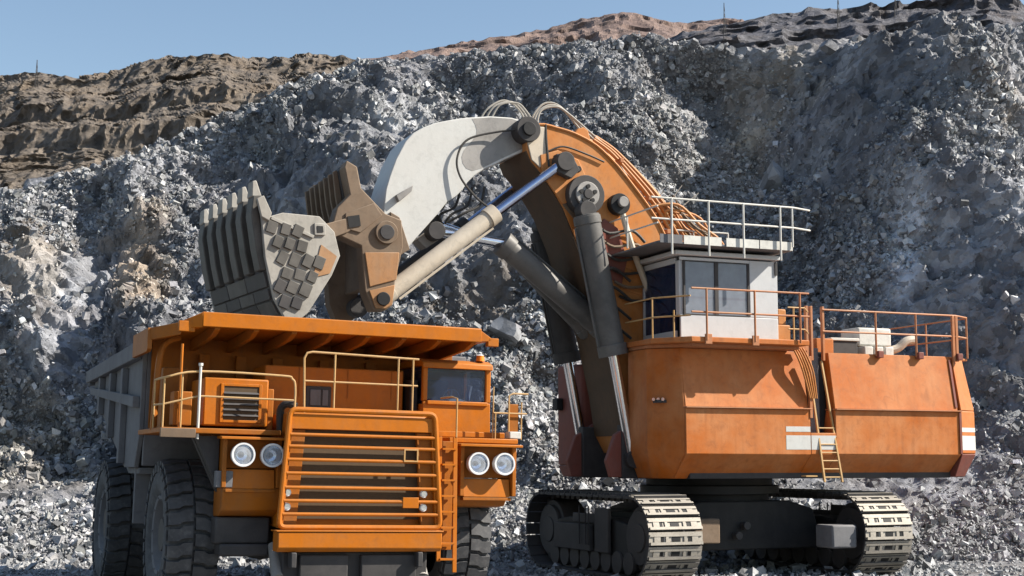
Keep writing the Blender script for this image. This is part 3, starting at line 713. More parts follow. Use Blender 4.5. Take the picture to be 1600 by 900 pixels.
rl.tube([(-4.32, 1.9, 5.22), (-4.30, .75, 5.22), (-3.55, .68, 5.38), (-1.75, .62, 5.36), (-1.5, .62, 5.30), (-1.42, .62, 5.12), (-1.42, .62, 4.5)], .026, 8, 4)
rl.tube([(-4.32, 1.9, 4.66), (-4.30, .75, 4.64), (-3.55, .68, 4.84), (-1.42, .62, 4.82)], .022, 8)
dl_r = rl.build('deck_railing', 'rail', truck)
for x, y, h in ((-4.30, .75, 5.22), (-3.92, .72, 5.30), (-4.32, 1.9, 5.22)): MB().tube([(x, y, 4.1), (x, y, h)], .022, 8).build('post', 'rail', dl_r)
MB().tube([(-3.55, .64, 3.9), (-3.55, .64, 5.5)], .03, 8).build('post', 'railw', dl_r)
MB().cyl((-3.55, .64, 5.5), (-3.55, .64, 5.56), .05, n=10).build('post_cap', 'railw', dl_r)
MB().tube([(-3.9, 1.05, 4.14), (-3.9, 1.05, 6.0)], .03, 8).build('exhaust_stay', 'truck', truck)

# ---- hood top rail and the grid box behind
hr = MB()
hr.tube([(-1.2, .6, 4.55), (-1.24, .6, 5.78), (-1.18, .6, 5.90), (-1.05, .6, 5.93), (1.5, .6, 5.88)], .026, 8)
hr.tube([(-1.22, .6, 5.27), (1.48, .6, 5.26)], .022, 8)
hr = hr.build('hood_railing', 'rail', truck)
for x in (-.52, 1.0, 1.36): MB().tube([(x, .6, 4.56), (x, .6, 5.9)], .024, 8).build('post', 'rail', hr)
MB().box(-1.72, 1.72, 2.35, 3.6, 4.1, 5.72).build('resistor_cabinet', 'truck', truck, .03, label='plain orange cabinet behind the hood railing')
v = MB().box(-.72, -.10, 2.32, 2.352, 4.72, 5.26).build('cabinet_vent', 'darksteel', truck, .02)
MB().box(-.62, -.36, 2.30, 2.322, 4.80, 5.18).build('vent_cover', 'bedgrey', v, .02)
MB().box(-.32, -.18, 2.30, 2.322, 4.80, 5.18).build('vent_cover', 'bedgrey', v, .02)
for x in (-.9, .3, 1.4): MB().box(x, x+.02, 2.335, 2.349, 5.0, 5.7).build('cabinet_seam', 'truck_dirty', truck)
MB().box(1.78, 1.98, 2.0, 3.2, 4.15, 5.5).build('cab_side_locker', 'black', truck, .03)
MB().tube([(-1.6, 1.1, 4.1), (-1.62, 1.1, 4.6), (-1.5, 1.0, 4.75), (-1.3, .9, 4.7)], .09, 10, 4).build('intake_hose', 'hose', truck)

# ---- dump body: bed with side ribs and the canopy over the cab
bed = MB()
side = [(4.1, 6.25), (14.1, 6.1), (13.7, 5.75), (12.4, 5.05), (6.3, 3.25), (4.6, 3.25), (4.1, 4.0)]
for s0, s1 in ((-4.30, -4.18), (4.02, 4.14)): bed.prism(side, s0, s1, 'x')
bed.prism([(4.6, 3.25), (6.3, 3.25), (12.4, 5.05), (13.7, 5.75), (13.7, 5.62), (12.4, 4.92), (6.3, 3.1), (4.6, 3.1)], -4.18, 4.02, 'x')
bed.box(-4.18, 4.02, 4.1, 4.25, 3.3, 6.3)
bed = bed.build('dump_bed', 'bedgrey', truck, .02)
for y0, y1 in ((6.3, 6.6), (8.6, 8.9), (10.9, 11.2), (13.4, 13.7)):
    zb = np.interp(y0, [4.6, 6.3, 12.4, 13.7], [3.3, 3.3, 5.1, 5.75]); MB().box(-4.46, -4.302, y0, y1, float(zb)+.05, 5.75).build('rib', 'bedgrey', bed, .015)
MB().prism([(4.2, 6.24), (14.0, 6.10), (14.0, 5.74), (4.2, 5.84)], -4.50, -4.30, 'x').build('top_rail', 'bedgrey', bed, .02)
MB().prism([(4.2, 4.95), (13.2, 5.58), (12.9, 5.36), (4.2, 4.68)], -4.47, -4.302, 'x').build('side_rail', 'bedgrey', bed, .015)
MB().box(-4.1, 3.95, 4.252, 13.0, 5.3, 5.5).build('ore_bed_liner', 'bedgrey', bed)
can = MB()
# canopy sheet: front lip, sloping ends dropping to the corners
top = [(-3.5, .90, 6.72), (3.18, .90, 6.72), (3.30, 4.15, 6.52), (-3.6, 4.15, 6.52)]
can.prism([(.90, 6.40), (.90, 6.72), (1.0, 6.74), (4.15, 6.52), (4.15, 6.36), (1.02, 6.50), (1.02, 6.40)], -3.5, 3.18, 'x')
can = can.build('canopy', 'truck', truck, .015, label='orange body canopy shading the cab and deck')
e = MB(); e.add([(-3.5, .90, 6.72), (-3.5, .92, 6.38), (-3.92, 1.15, 6.36), (-3.92, 1.12, 6.52), (-3.5, 4.15, 6.52), (-3.5, 4.15, 6.36), (-3.92, 4.15, 6.30), (-3.92, 4.15, 6.44)],
          [(0,1,2,3),(4,7,6,5),(0,3,7,4),(1,5,6,2),(0,4,5,1),(3,2,6,7)]); e.build('sloped_end', 'truck', can, .012)
MB().box(-4.00, -3.64, 1.05, 1.18, 6.28, 6.52).build('corner_block', 'truck', can, .015)
e = MB(); e.add([(-3.92, 1.16, 6.50), (-3.92, 1.18, 6.22), (-4.48, 1.9, 6.12), (-4.48, 1.86, 6.40), (-3.92, 4.2, 6.44), (-3.92, 4.2, 6.3), (-4.48, 4.2, 6.12), (-4.48, 4.2, 6.40)],
          [(0,1,2,3),(4,7,6,5),(0,3,7,4),(1,5,6,2),(0,4,5,1),(3,2,6,7)]); e.build('wing', 'truck_dirty', can, .012)
MB().prism([(1.9, 6.40), (1.86, 5.92), (2.0, 5.86), (4.15, 5.86), (4.15, 6.4)], -4.54, -4.44, 'x').build('wing_skirt', 'truck_dirty', can, .01)
MB().prism([(3.18, 6.70), (3.18, 6.42), (3.46, 6.44), (3.46, 6.52)], .98, 4.15, 'y').build('sloped_end', 'truck', can, .01)
MB().box(3.38, 3.66, .98, 1.15, 6.32, 6.52).build('corner_block', 'truck', can, .015)
for i in range(8):
    x = -3.2 + i*.88
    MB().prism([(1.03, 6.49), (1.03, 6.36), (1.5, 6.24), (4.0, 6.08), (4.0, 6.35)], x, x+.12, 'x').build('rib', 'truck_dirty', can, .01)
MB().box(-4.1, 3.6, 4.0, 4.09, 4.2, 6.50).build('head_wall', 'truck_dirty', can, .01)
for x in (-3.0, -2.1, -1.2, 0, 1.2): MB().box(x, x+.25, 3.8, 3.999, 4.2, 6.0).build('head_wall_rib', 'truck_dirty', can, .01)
MB().tube([(-3.75, 2.4, 6.25), (-4.05, 2.2, 6.12), (-4.2, 2.1, 5.85), (-4.26, 2.05, 5.2), (-4.30, 2.0, 4.1)], .075, 8, 4).build('canopy_post', 'truck_dirty', truck)

# ---- wheels
def tyre_mb(w_, r_=1.76, lugs=30):
    h = w_/2
    m = MB()
    m.lathe([(-h*.80, .92), (-h*.98, 1.06), (-h*1.03, 1.25), (-h*.98, 1.50), (-h*.90, 1.62), (-h*.80, 1.64), (h*.80, 1.64), (h*.90, 1.62), (h*.98, 1.50), (h*1.03, 1.25), (h*.98, 1.06), (h*.80, .92)], (0, 0, 0), 'x', 60)
    dt = 2*math.pi/lugs
    for i in range(lugs):
        for sg in (-1, 1):
            t0 = (i + (.5 if sg > 0 else 0))*dt
            # a lug: polygon in (x, angle), bent like the moulded block
            poly = [(.05, .0), (.42, .04), (.58, .20), (1.0, .22), (1.0, .95), (.60, .93), (.44, .77), (.05, .73)]
            vs = []
            for rr_ in (1.63, r_):
                for a, b_ in poly:
                    rad = rr_ if a < .9 else (rr_ - .05 if rr_ > 1.7 else 1.60); ang = t0 + b_*dt
                    vs.append((sg*a*h*.97, rad*math.cos(ang), rad*math.sin(ang)))
            n = len(poly); fs = [(k, (k+1) % n, n+(k+1) % n, n+k) for k in range(n)] + [tuple(range(n, 2*n))]
            if sg < 0: fs = [f[::-1] for f in fs]
            m.add(vs, fs)
            # shoulder bar on the sidewall
            vs = []
            for xx, rad in ((.985, 1.60), (.985, 1.44)):
                for b_ in (.26, .96): 
                    for o_ in (0, .035): vs.append((sg*h*(xx)+sg*o_, rad*math.cos(t0+b_*dt), rad*math.sin(t0+b_*dt)))
            m.add(vs, [(1,3,7,5),(0,1,5,4),(2,6,7,3),(0,2,3,1),(4,5,7,6)])
    return m
def rim_mb(w_, sg):
    h = w_/2; m = MB()
    m.lathe([(sg*h*.80, .93), (sg*h*.90, .90), (sg*h*.86, .82), (sg*h*.45, .74), (sg*h*.30, .70), (sg*h*.30, .42), (sg*h*.62, .38), (sg*h*.66, .30), (sg*h*.66, 0.0)], (0, 0, 0), 'x', 40)
    for i in range(16):
        t = i*2*math.pi/16; m.cyl((sg*h*.30, .56*math.cos(t), .56*math.sin(t)), (sg*h*.42, .56*math.cos(t), .56*math.sin(t)), .035, n=6)
    for i in range(10):
        t = i*2*math.pi/10; m.cyl((sg*h*.82, .86*math.cos(t), .86*math.sin(t)), (sg*h*.92, .86*math.cos(t), .86*math.sin(t)), .03, n=6)
    return m
TW = 1.16
tm = tyre_mb(TW).mesh('tyre', 'rubber'); rmL = rim_mb(TW, -1).mesh('rim', 'bedgrey'); rmR = rim_mb(TW, 1).mesh('rim', 'bedgrey')
def wheel(x, y, outer, spin=0.0, lab=None):
    hub = MB().cyl((-.45, 0, 0), (.45, 0, 0), .38, n=20).build('wheel', 'darksteel', truck, loc=(x, y, 1.72), rot=(spin, 0, 0), label=lab)
    t = bpy.data.objects.new('tyre', tm); col.objects.link(t); t.parent = hub
    rm = bpy.data.objects.new('rim', rmL if outer < 0 else rmR); col.objects.link(rm); rm.parent = hub
wheel(-3.36, 3.2, -1, .05); wheel(3.22, 3.2, 1, .11)
wheel(-3.72, 10.3, -1, .2); wheel(-2.45, 10.3, -1, .33); wheel(2.45, 10.3, 1, .4); wheel(3.62, 10.3, 1, .5)
MB().cyl((-2.9, 3.2, 1.6), (2.9, 3.2, 1.6), .35, n=16).build('front_axle', 'darksteel', truck)
m = MB(); m.cyl((-3.0, 10.3, 1.7), (3.0, 10.3, 1.7), .7, n=20); m.cyl((0, 9.3, 1.7), (0, 11.4, 1.7), .95, n=20); m.build('rear_axle', 'darksteel', truck)
m = MB(); m.prism([(4.4, 3.25), (8.6, 3.25), (8.6, 2.0), (5.0, 1.7)], -3.1, -1.3, 'x'); m.build('fuel_tank', 'darksteel', truck, .08)
MB().box(-4.2, -3.0, 5.0, 5.15, 1.9, 3.6).build('wheel_shield', 'bedgrey', truck, .02)
MB().cyl((-1.7, 7.5, 1.9), (-2.0, 8.2, 3.7), .17, n=14).build('hoist_cylinder', 'steel', truck)
# ================================================================== THE SHOVEL
# local axes: x forward along the boom, y towards the side with the cab, z up; origin on the ground under the slew ring
shovel = empty('mining_shovel', Matrix.Translation((6.45, 47.0, 0)) @ Matrix.Rotation(R(202), 4, 'Z'))
tag(shovel, 'giant orange hydraulic mining shovel on crawler tracks with raised boom', 'mining shovel')

# ---- undercarriage, turned across the house
UR = R(91)
under = MB()
under.prism([(-2.9, .75), (2.9, .75), (2.5, 2.0), (1.6, 2.25), (-1.6, 2.25), (-2.5, 2.0)], -2.2, 2.2, 'x')
under.box(-1.5, 1.5, -2.9, 2.9, .8, 1.9)
carbody = under.build('car_body', 'black', shovel, .05, rot=(0, 0, UR))
MB().cyl((0, 0, 2.2), (0, 0, 2.45), 1.9, n=40).cyl((0, 0, 2.45), (0, 0, 2.72), 2.25, n=44).cyl((0, 0, 2.72), (0, 0, 2.95), 2.05, n=40).build('slew_ring', 'black', shovel, .02)
for yy, xx in ((-2.2, 2.25),):
    MB().box(xx, xx+.55, yy, yy+.9, 1.0, 1.75).build('valve_box', 'rust', carbody, .04)
for z in (1.2, 1.5): MB().cyl((2.21, -1.6 + z, z), (2.45, -1.6 + z, z), .12, n=14).build('hose_port', 'darksteel', carbody)
HL, WR = 4.3 - 1.12, 1.10          # half distance of the end wheels, wheel radius
def track_path(s):
    """stadium with a sagging top; s from 0 to 1 -> (x, z, angle)"""
    Ls = 2*HL; arc = math.pi*(WR+.08); tot = 2*Ls + 2*arc; d = (s % 1)*tot; r_ = WR+.08; zc = WR+.14
    if d < Ls: return (HL - d, zc + r_ - .0*math.sin(math.pi*d/Ls), math.pi)
    d -= Ls
    if d < arc: t = math.pi/2 + d/r_; return (-HL + r_*math.cos(t), zc + r_*math.sin(t), t + math.pi/2)
    d -= arc
    if d < Ls: return (-HL + d, zc - r_, 0.0)
    d -= Ls; t = -math.pi/2 + d/r_; return (HL + r_*math.cos(t), zc + r_*math.sin(t), t + math.pi/2)
sh = MB()                                   # one shoe: outward is -z in its own axes, length along x
sh.box(-.185, .185, -.88, .88, -.05, .03); sh.box(-.18, -.10, -.86, .86, -.115, -.05); sh.box(.06, .12, -.86, .86, -.085, -.05)
for y in (-.62, .62): sh.box(-.10, .06, y-.1, y+.1, -.075, -.05)
sh.box(-.12, .12, -.30, -.16, .03, .16); sh.box(-.12, .12, .16, .30, .03, .16)
for y in (-.30, .30): sh.box(-.10, .06, y-.045, y+.045, -.08, -.05)
shoe_me = sh.mesh('track_shoe', 'shoe'); shoe_me.materials.append(M['darksteel'])
for p_ in shoe_me.polygons: p_.material_index = 0 if p_.normal.z < -.7 else 1      # rubbed bright where it meets the ground; other faces darkened to paint their shade
roll_me = MB().cyl((0, -.5, 0), (0, .5, 0), .27, n=20).cyl((0, -.62, 0), (0, -.5, 0), .33, n=20).cyl((0, .5, 0), (0, .62, 0), .33, n=20).mesh('roller', 'darksteel')
for gy in (3.75, -3.75):
    f = MB()
    f.prism([(-3.1, .62), (3.1, .62), (3.3, 1.0), (3.0, 1.55), (1.6, 1.72), (-1.6, 1.72), (-3.0, 1.55), (-3.3, 1.0)], -.55, .55, 'y')
    tr = f.build('crawler_track', 'black', shovel, .04, rot=(0, 0, UR), loc=tuple(Matrix.Rotation(UR, 3, 'Z') @ Vector((0, gy, 0))))
    ns = 50; pk = []
    for i in range(ns):
        x, z, a = track_path((i+.5)/ns)
        o = bpy.data.objects.new('track_shoe', shoe_me); col.objects.link(o); o.parent = tr; o.location = (x, .012*math.sin(i*5.1), z); o.rotation_euler = (0, -a + .03*math.sin(i*3.7), 0)
        pk.append((x, z, a))
    pm = MB()
    for x, z, a in pk:                            # black pads for the dark pockets of each shoe
        Rm_ = Matrix.Rotation(-a, 3, 'Y'); k0 = len(pm.v); pm.box(-.09, .05, -.14, .14, -.062, -.04); pm.box(-.09, .05, -.50, -.40, -.058, -.04); pm.box(-.09, .05, .40, .50, -.058, -.04)
        pm.v[k0:] = [tuple(Rm_ @ Vector(q) + Vector((x, 0, z))) for q in pm.v[k0:]]
    pm.build('shoe_pocket_pads', 'black', tr, kind='stuff')
    for i in range(8):
        o = bpy.data.objects.new('roller', roll_me); col.objects.link(o); o.parent = tr; o.location = (-2.6 + i*.743, 0, .46)
    for sx in (-1, 1):
        wm = MB().cyl((0, -.42, 0), (0, .42, 0), WR-.14, n=32).cyl((0, -.60, 0), (0, .60, 0), .42, n=20).cyl((0, .42, 0), (0, .56, 0), WR-.30, n=28).cyl((0, -.56, 0), (0, -.42, 0), WR-.30, n=28)
        wm.build('idler' if sx < 0 else 'drive_sprocket', 'darksteel', tr, .02, loc=(sx*HL, 0, WR+.14))
    side = 1 if gy > 0 else -1
    # guards on the outer side of the frame
    for q in ((-2.4, .3, .60, .75, .70, 1.52), (.55, 1.5, .60, .72, .70, 2.05), (-1.1, .5, .58, .68, 1.56, 1.86)):
        y0, y1 = sorted((side*q[2], side*q[3])); MB().box(q[0], q[1], y0, y1, q[4], q[5]).build('side_guard', 'darksteel', tr, .03)
    for x in (-.35, .1, .32): MB().cyl((x, side*.8, .9), (x, side*.8, 2.1), .025, n=6).build('grease_line', 'darksteel', tr)
MB().box(-.3, .6, -.4, .5, .85, 1.55).build('track_step', 'bedgrey', shovel, .06, loc=tuple(Matrix.Rotation(UR, 3, 'Z') @ Vector((3.6, 2.2, 0))), rot=(0, 0, UR))

# ---- house: floor frame, near side, far side, counterweight
fl = MB(); fl.box(-7.0, 2.6, -3.4, 3.4, 2.96, 3.4); fl.box(1.6, 4.0, -1.5, -1.15, 2.96, 4.6); fl.box(1.6, 4.0, 1.35, 1.7, 2.96, 4.6)
house = fl.build('house_frame', 'darksteel', shovel, .03)
inner = MB().box(-7.0, 2.0, -3.5, 3.35, 3.4, 6.75).build('engine_housing', 'darksteel', shovel, .03)
prof_lo = [(3.0, 2.97), (3.22, 2.97), (4.02, 3.70), (4.02, 5.06), (3.5, 5.06)]
prof_up = [(3.5, 5.10), (3.96, 5.10), (3.66, 6.86), (3.36, 6.86)]
def wall_sec(x0, x1, top=6.86):
    low = MB().prism(prof_lo, x0, x1, 'x').build('side_panel', 'house', shovel, .02)
    MB().prism(prof_up, x0+.03, x1-.03, 'x').build('upper_panel', 'house', low, .015)
    MB().box(x0-.02, x1+.02, 3.5, 4.12, 5.062, 5.098).build('ledge', 'railo', low, .006)
    return low
w1 = wall_sec(-1.28, 3.05); w2 = wall_sec(-6.95, -2.2)
MB().prism([(3.98, 5.2), (3.72, 6.75), (3.69, 6.75), (3.95, 5.2)], -6.9, -6.82, 'x').build('seam_strip', 'maroon', w2)
MB().prism([(3.5, 5.04), (4.06, 5.04), (4.06, 3.72), (3.5, 3.72)], -6.98, -6.90, 'x').build('seam_strip', 'maroon', w2)
# recessed bay with the ladder
MB().box(-2.2, -1.28, 3.1, 3.34, 3.42, 6.9).build('ladder_bay', 'black', shovel)
MB().box(-1.95, -1.6, 3.35, 3.55, 3.7, 7.0).build('bay_column', 'bedgrey', shovel, .02)
MB().prism(prof_lo[:3] + [(4.02, 4.35), (3.45, 4.35)], -2.19, -1.29, 'x').build('bay_sill', 'house', shovel, .015)
# counterweight
cwp = [(-6.99, 4.02), (-7.75, 3.75), (-8.05, 3.2), (-8.05, -3.4), (-7.6, -3.9), (-6.99, -3.9)]
cw = MB().prism(cwp, 3.72, 5.1, 'z').build('counterweight', 'house', shovel, .04)
def inset(p, d): c = (-7.3, 0); return [(x + (c[0]-x)*d*.4 if x < -7.2 else x, y*(1-d*.1)) for x, y in p]
k1, k2 = cwp, inset(cwp, .9)
MB().add([(x, y, 5.1) for x, y in k1] + [(x, y, 6.86) for x, y in k2], [(i, (i+1) % 6, 6+(i+1) % 6, 6+i) for i in range(6)] + [tuple(range(6, 12)), tuple(range(5, -1, -1))]).build('upper_block', 'house', cw, .03)
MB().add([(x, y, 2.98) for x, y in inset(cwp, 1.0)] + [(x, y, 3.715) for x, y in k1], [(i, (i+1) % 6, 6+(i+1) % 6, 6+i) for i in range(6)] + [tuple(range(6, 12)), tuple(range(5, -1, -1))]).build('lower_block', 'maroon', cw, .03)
def stripe(x0, x1, z0, z1, nm='white_stripe'): return MB().box(x0, x1, 4.02, 4.026, z0, z1).build(nm, 'white', shovel)
stripe(-1.27, -.40, 3.84, 4.27); stripe(-1.27, -.40, 4.38, 4.54)
MB().box(-2.18, -1.30, 4.021, 4.027, 3.84, 4.27).build('white_stripe', 'white', shovel)
def cw_stripe(z0, z1):                         # follows the counterweight's side
    a, b, c = (-7.0, 4.022), (-7.75, 3.756), (-8.056, 3.2)
    return MB().add([(a[0], a[1], z0), (b[0], b[1], z0), (c[0], c[1], z0), (a[0], a[1], z1), (b[0], b[1], z1), (c[0], c[1], z1)], [(0,1,4,3)[::-1], (1,2,5,4)[::-1]]).build('white_stripe', 'white', cw)
cw_stripe(3.84, 4.30); cw_stripe(4.42, 4.56)
# near front corner block under the cab, chamfered
fc = MB()
pl = [(3.05, 3.95), (3.8, 3.0), (3.8, 1.75), (1.4, 1.75), (1.4, 3.45)]
fc.add([(x - .3*(x > 3.5), y - .75*(y > 3.4) - .3*(2.5 < y < 3.4), 2.97) for x, y in pl] + [(x, y, 3.7) for x, y in pl] + [(x, y, 5.06) for x, y in pl] + [(x, y - .28*(y > 3), 6.86) for x, y in pl],
       [(r_*5+i, r_*5+(i+1) % 5, r_*5+5+(i+1) % 5, r_*5+5+i)[::-1] for r_ in range(3) for i in range(5)] + [(0,1,2,3,4), (19,18,17,16,15)])
fcb = fc.build('front_corner', 'house', shovel, .03)
for i in range(3): MB().cyl((3.50+i*.10, 3.50-i*.11, 5.32), (3.56+i*.10, 3.56-i*.11, 5.32), .05, n=10).build('step_lamp', 'reflector', fcb)
MB().box(3.4, 3.7, 3.2, 3.5, 5.22, 5.30).build('lamp_bracket', 'darksteel', fcb)
# far front block
fb = MB(); pf = [(3.7, -1.75), (3.9, -2.2), (3.9, -3.4), (3.4, -3.9), (1.4, -3.9), (1.4, -1.75)]
fb.add([(x, y, 3.35) for x, y in pf] + [(x, y, 6.7) for x, y in pf], [(i, (i+1) % 6, 6+(i+1) % 6, 6+i)[::-1] for i in range(6)] + [tuple(range(6)), tuple(range(11, 5, -1))])
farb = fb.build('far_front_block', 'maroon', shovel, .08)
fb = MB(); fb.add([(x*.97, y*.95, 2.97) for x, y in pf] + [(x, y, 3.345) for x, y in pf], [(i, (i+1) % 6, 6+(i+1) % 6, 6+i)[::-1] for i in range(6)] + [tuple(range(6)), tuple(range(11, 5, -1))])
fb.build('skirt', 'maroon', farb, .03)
MB().box(3.92, 4.15, -3.3, -2.9, 5.2, 5.6).build('side_lamp', 'black', farb, .03)
# boom foot brackets
for y in (-1.5, 1.42):
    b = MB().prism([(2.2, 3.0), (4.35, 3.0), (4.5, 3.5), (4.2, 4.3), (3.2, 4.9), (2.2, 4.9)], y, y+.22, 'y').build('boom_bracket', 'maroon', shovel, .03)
    for xx, zz in ((3.3, 4.3), (3.35, 3.45)): MB().cyl((xx, y+.22, zz), (xx, y+.30, zz), .22, n=20).build('pin_cap', 'black', b, .02)
# ---- deck round the cab and roof
dk = MB(); dk.prism([(3.2, 4.72), (3.95, 3.6), (3.95, 1.7), (-.85, 1.7), (-.85, 4.72)], 6.96, 7.12, 'z')
deck = dk.build('cab_deck', 'house', shovel, .02)
MB().prism([(2.95, 4.30), (3.85, 3.05), (3.85, 1.75), (-.75, 1.75), (-.75, 4.30)], 6.865, 6.955, 'z').build('deck_beam', 'railo', deck)
for x in (2.2, .6): MB().box(x+.35, x+.57, 4.722, 4.79, 6.9, 7.2).build('rail_socket', 'railo', deck, .01)
MB().box(-7.9, -1.25, -3.3, 3.33, 6.76, 6.84).build('house_roof', 'house', shovel, .02)
for i in range(3):
    MB().box(-4.2-i*1.55, -4.0-i*1.55, 3.67, 3.86, 6.74, 6.96).build('rail_bracket', 'maroon', shovel, .02)

# ---- operator's cab
X0, X1, Y0, Y1, Z0, Z1 = -.42, 3.0, 1.25, 3.70, 7.16, 9.62
cb = MB()
cb.box(X0, X1, Y1-.07, Y1, Z0, 7.86)                     # near wall below the glass
cb.box(X0, .58, Y1-.07, Y1, 7.86, Z1)                    # solid part of the near wall, behind the glass
cb.box(.58, X1, Y1-.07, Y1, 9.52, Z1)
cb.box(X0, X0+.07, Y0, Y1-.07, Z0, Z1); cb.box(X0+.07, X1-.1, Y0, Y0+.07, Z0, Z1)
cb.box(X1-.14, X1, Y1-.30, Y1-.07, 7.86, 9.52)           # front corner post
cab2 = cb.build('operator_cab', 'cabgrey', shovel, .02)
MB().box(X1-.07, X1, Y0, Y1-.31, Z0, 7.4).build('front_sill', 'cabgrey', cab2, .01)
MB().box(X1-.07, X1, Y0, Y1-.31, 9.45, Z1).build('front_header', 'cabgrey', cab2, .01)
MB().box(X1-.07, X1, Y0, Y0+.12, 7.41, 9.44).build('front_post', 'cabgrey', cab2, .01)
MB().box(X1-.05, X1-.03, Y0+.12, Y1-.31, 7.41, 9.44).build('windscreen', 'glass', cab2)
for x0, x1 in ((.66, 1.68), (1.80, 2.82)): MB().box(x0, x1, Y1-.05, Y1-.03, 7.90, 9.49).build('side_window', 'glass2', cab2)
MB().box(1.68, 1.80, Y1-.08, Y1+.005, 7.865, 9.515).build('window_mullion', 'darksteel', cab2)
m = MB(); m.box(.585, .655, Y1-.08, Y1+.004, 7.865, 9.515); m.box(2.82, 2.88, Y1-.08, Y1+.004, 7.865, 9.515); m.box(.655, 2.82, Y1-.08, Y1+.004, 7.865, 7.90); m.box(.655, 2.82, Y1-.08, Y1+.004, 9.49, 9.515)
m.build('window_frame', 'darksteel', cab2)
m = MB(); m.box(.9, 1.6, 2.2, 2.9, 7.5, 8.0); m.box(.85, 1.05, 2.2, 2.9, 8.0, 8.9); m.box(1.3, 2.6, 1.6, 2.0, 7.3, 8.1); m.build('seat', 'seat', cab2, .06)
MB().box(1.9, 2.3, 2.8, 3.1, 7.5, 8.3).build('console', 'rusto', cab2, .04)
MB().box(X0-.05, X1+.2, Y0-.1, Y1+.12, 9.66, 9.80).build('cab_roof', 'cabgrey', cab2, .03)
MB().box(X0+.02, X0+.10, Y1-.02, Y1+.05, 9.2, 9.6).build('door_hinge', 'darksteel', cab2)
# roof platform with white kick plates
pf_ = MB(); pf_.box(X0-.15, 4.05, .6, Y1+.62, 9.90, 9.96)
plat = pf_.build('roof_platform', 'bedgrey', shovel, .01)
for x0, x1 in ((-.58, .58), (.62, 1.75), (1.92, 3.2), (3.25, 4.0)): MB().box(x0, x1, Y1+.622, Y1+.65, 9.90, 10.16).build('kick_plate', 'railw' if x1 < 3.5 else 'bedgrey', plat)
MB().box(-.60, -.571, .6, Y1+.62, 9.90, 10.16).build('kick_plate', 'railw', plat)
def railing(name, mat, path, hts, posts, r_=.028, par=shovel, z_lo=None):
    """rails along a path at several heights, each post a piece of its own"""
    g = MB()
    for h in hts: g.tube([(x, y, z + h) for x, y, z in path], r_, 8)
    o = g.build(name, mat, par)
    for (x, y, z, h0, h1) in posts: MB().tube([(x, y, z+h0), (x, y, z+h1)], r_*1.1, 8).build('post', mat, o)
    return o
yr = Y1+.70
railing('platform_railing', 'railw', [(-1.35, yr-.25, 9.98), (-.6, yr, 9.98), (4.3, yr, 9.98)], (1.25, .62), [(x, yr+.03, 9.98, -.42, 1.25) for x in (-.10, 1.2, 2.4, 3.65)], .03)
railing('platform_railing', 'railw', [(4.1, yr, 9.98), (4.1, .65, 9.98), (-.5, .65, 9.98)], (1.0, .5), [(4.1, .7, 9.98, 0, 1.0), (4.1, 2.4, 9.98, 0, 1.0), (2.4, .65, 9.98, 0, 1.0), (.8, .65, 9.98, 0, 1.0), (-.5, .65, 9.98, 0, 1.0)], .026)
MB().tube([(-.55, yr, 10.0), (-.55, yr, 11.2)], .03, 8).build('rail_end_post', 'railw', plat)
# deck rail along the cab
railing('deck_railing', 'railo', [(3.2, 4.74, 7.12), (-.85, 4.74, 7.12)], (1.42, .72), [(x, 4.78, 7.12, -.1, 1.42) for x in (2.72, 1.08, -.5)], .03)
railing('deck_railing', 'rail', [(3.2, 4.68, 7.12), (3.9, 3.6, 7.12), (3.9, 1.8, 7.12)], (.62, 1.2), [(3.9, 3.6, 7.12, 0, 1.2), (3.5, 4.2, 7.12, 0, .8)], .024)
# rails round the engine deck
railing('engine_deck_railing', 'railo', [(-2.0, 3.74, 6.9), (-7.15, 3.74, 6.9), (-7.95, 3.3, 6.9)], (1.30, .62), [(x, 3.74, 6.9, -.1, 1.30) for x in (-4.0, -5.55)] + [(-7.9, 3.34, 6.9, -.05, 1.28)], .03)
for x in (-7.02, -7.15): MB().box(x-.05, x+.05, 3.70, 3.78, 6.7, 8.2).build('rail_stanchion', 'railo', shovel, .01)
railing('engine_deck_railing', 'railo', [(-7.95, 3.3, 6.9), (-7.95, -3.2, 6.9)], (1.28, .62), [(-7.95, y, 6.9, 0, 1.28) for y in (1.2, -1.0, -3.2)], .026)
for x in (-1.45, -1.62, -2.05): MB().box(x-.04, x+.04, 3.60, 3.72, 6.6, 8.3).build('gate_post', 'railo', shovel, .01)
railing('gate_railing', 'rail', [(-.75, 3.74, 7.1), (-1.35, 3.74, 7.1), (-1.50, 3.70, 6.98)], (1.12, .45), [(-.95, 3.74, 7.1, 0, 1.1)], .024)
m = MB(); m.box(-1.0, -.45, 2.9, 3.5, 7.17, 7.7); m.box(-.9, -.6, 3.1, 3.4, 7.7, 8.2); m.build('valve_stack', 'pipeo', shovel, .04)
hs = MB()
for i in range(5): hs.tube([(-.72-i*.09, 3.98, 6.95), (-.80-i*.09, 4.10, 6.7), (-1.0-i*.09, 4.12, 6.2), (-1.25-i*.06, 4.08, 5.4)], .03, 6, 4)
hs.build('hose_bundle', 'pipeo', shovel, kind='stuff')
MB().box(-1.25, -.62, 3.86, 4.0, 6.86, 7.12).build('hose_bracket', 'railo', shovel, .02)
MB().box(-1.36, -1.26, 3.95, 4.05, 4.8, 6.7).build('hose_post', 'railo', shovel, .01)
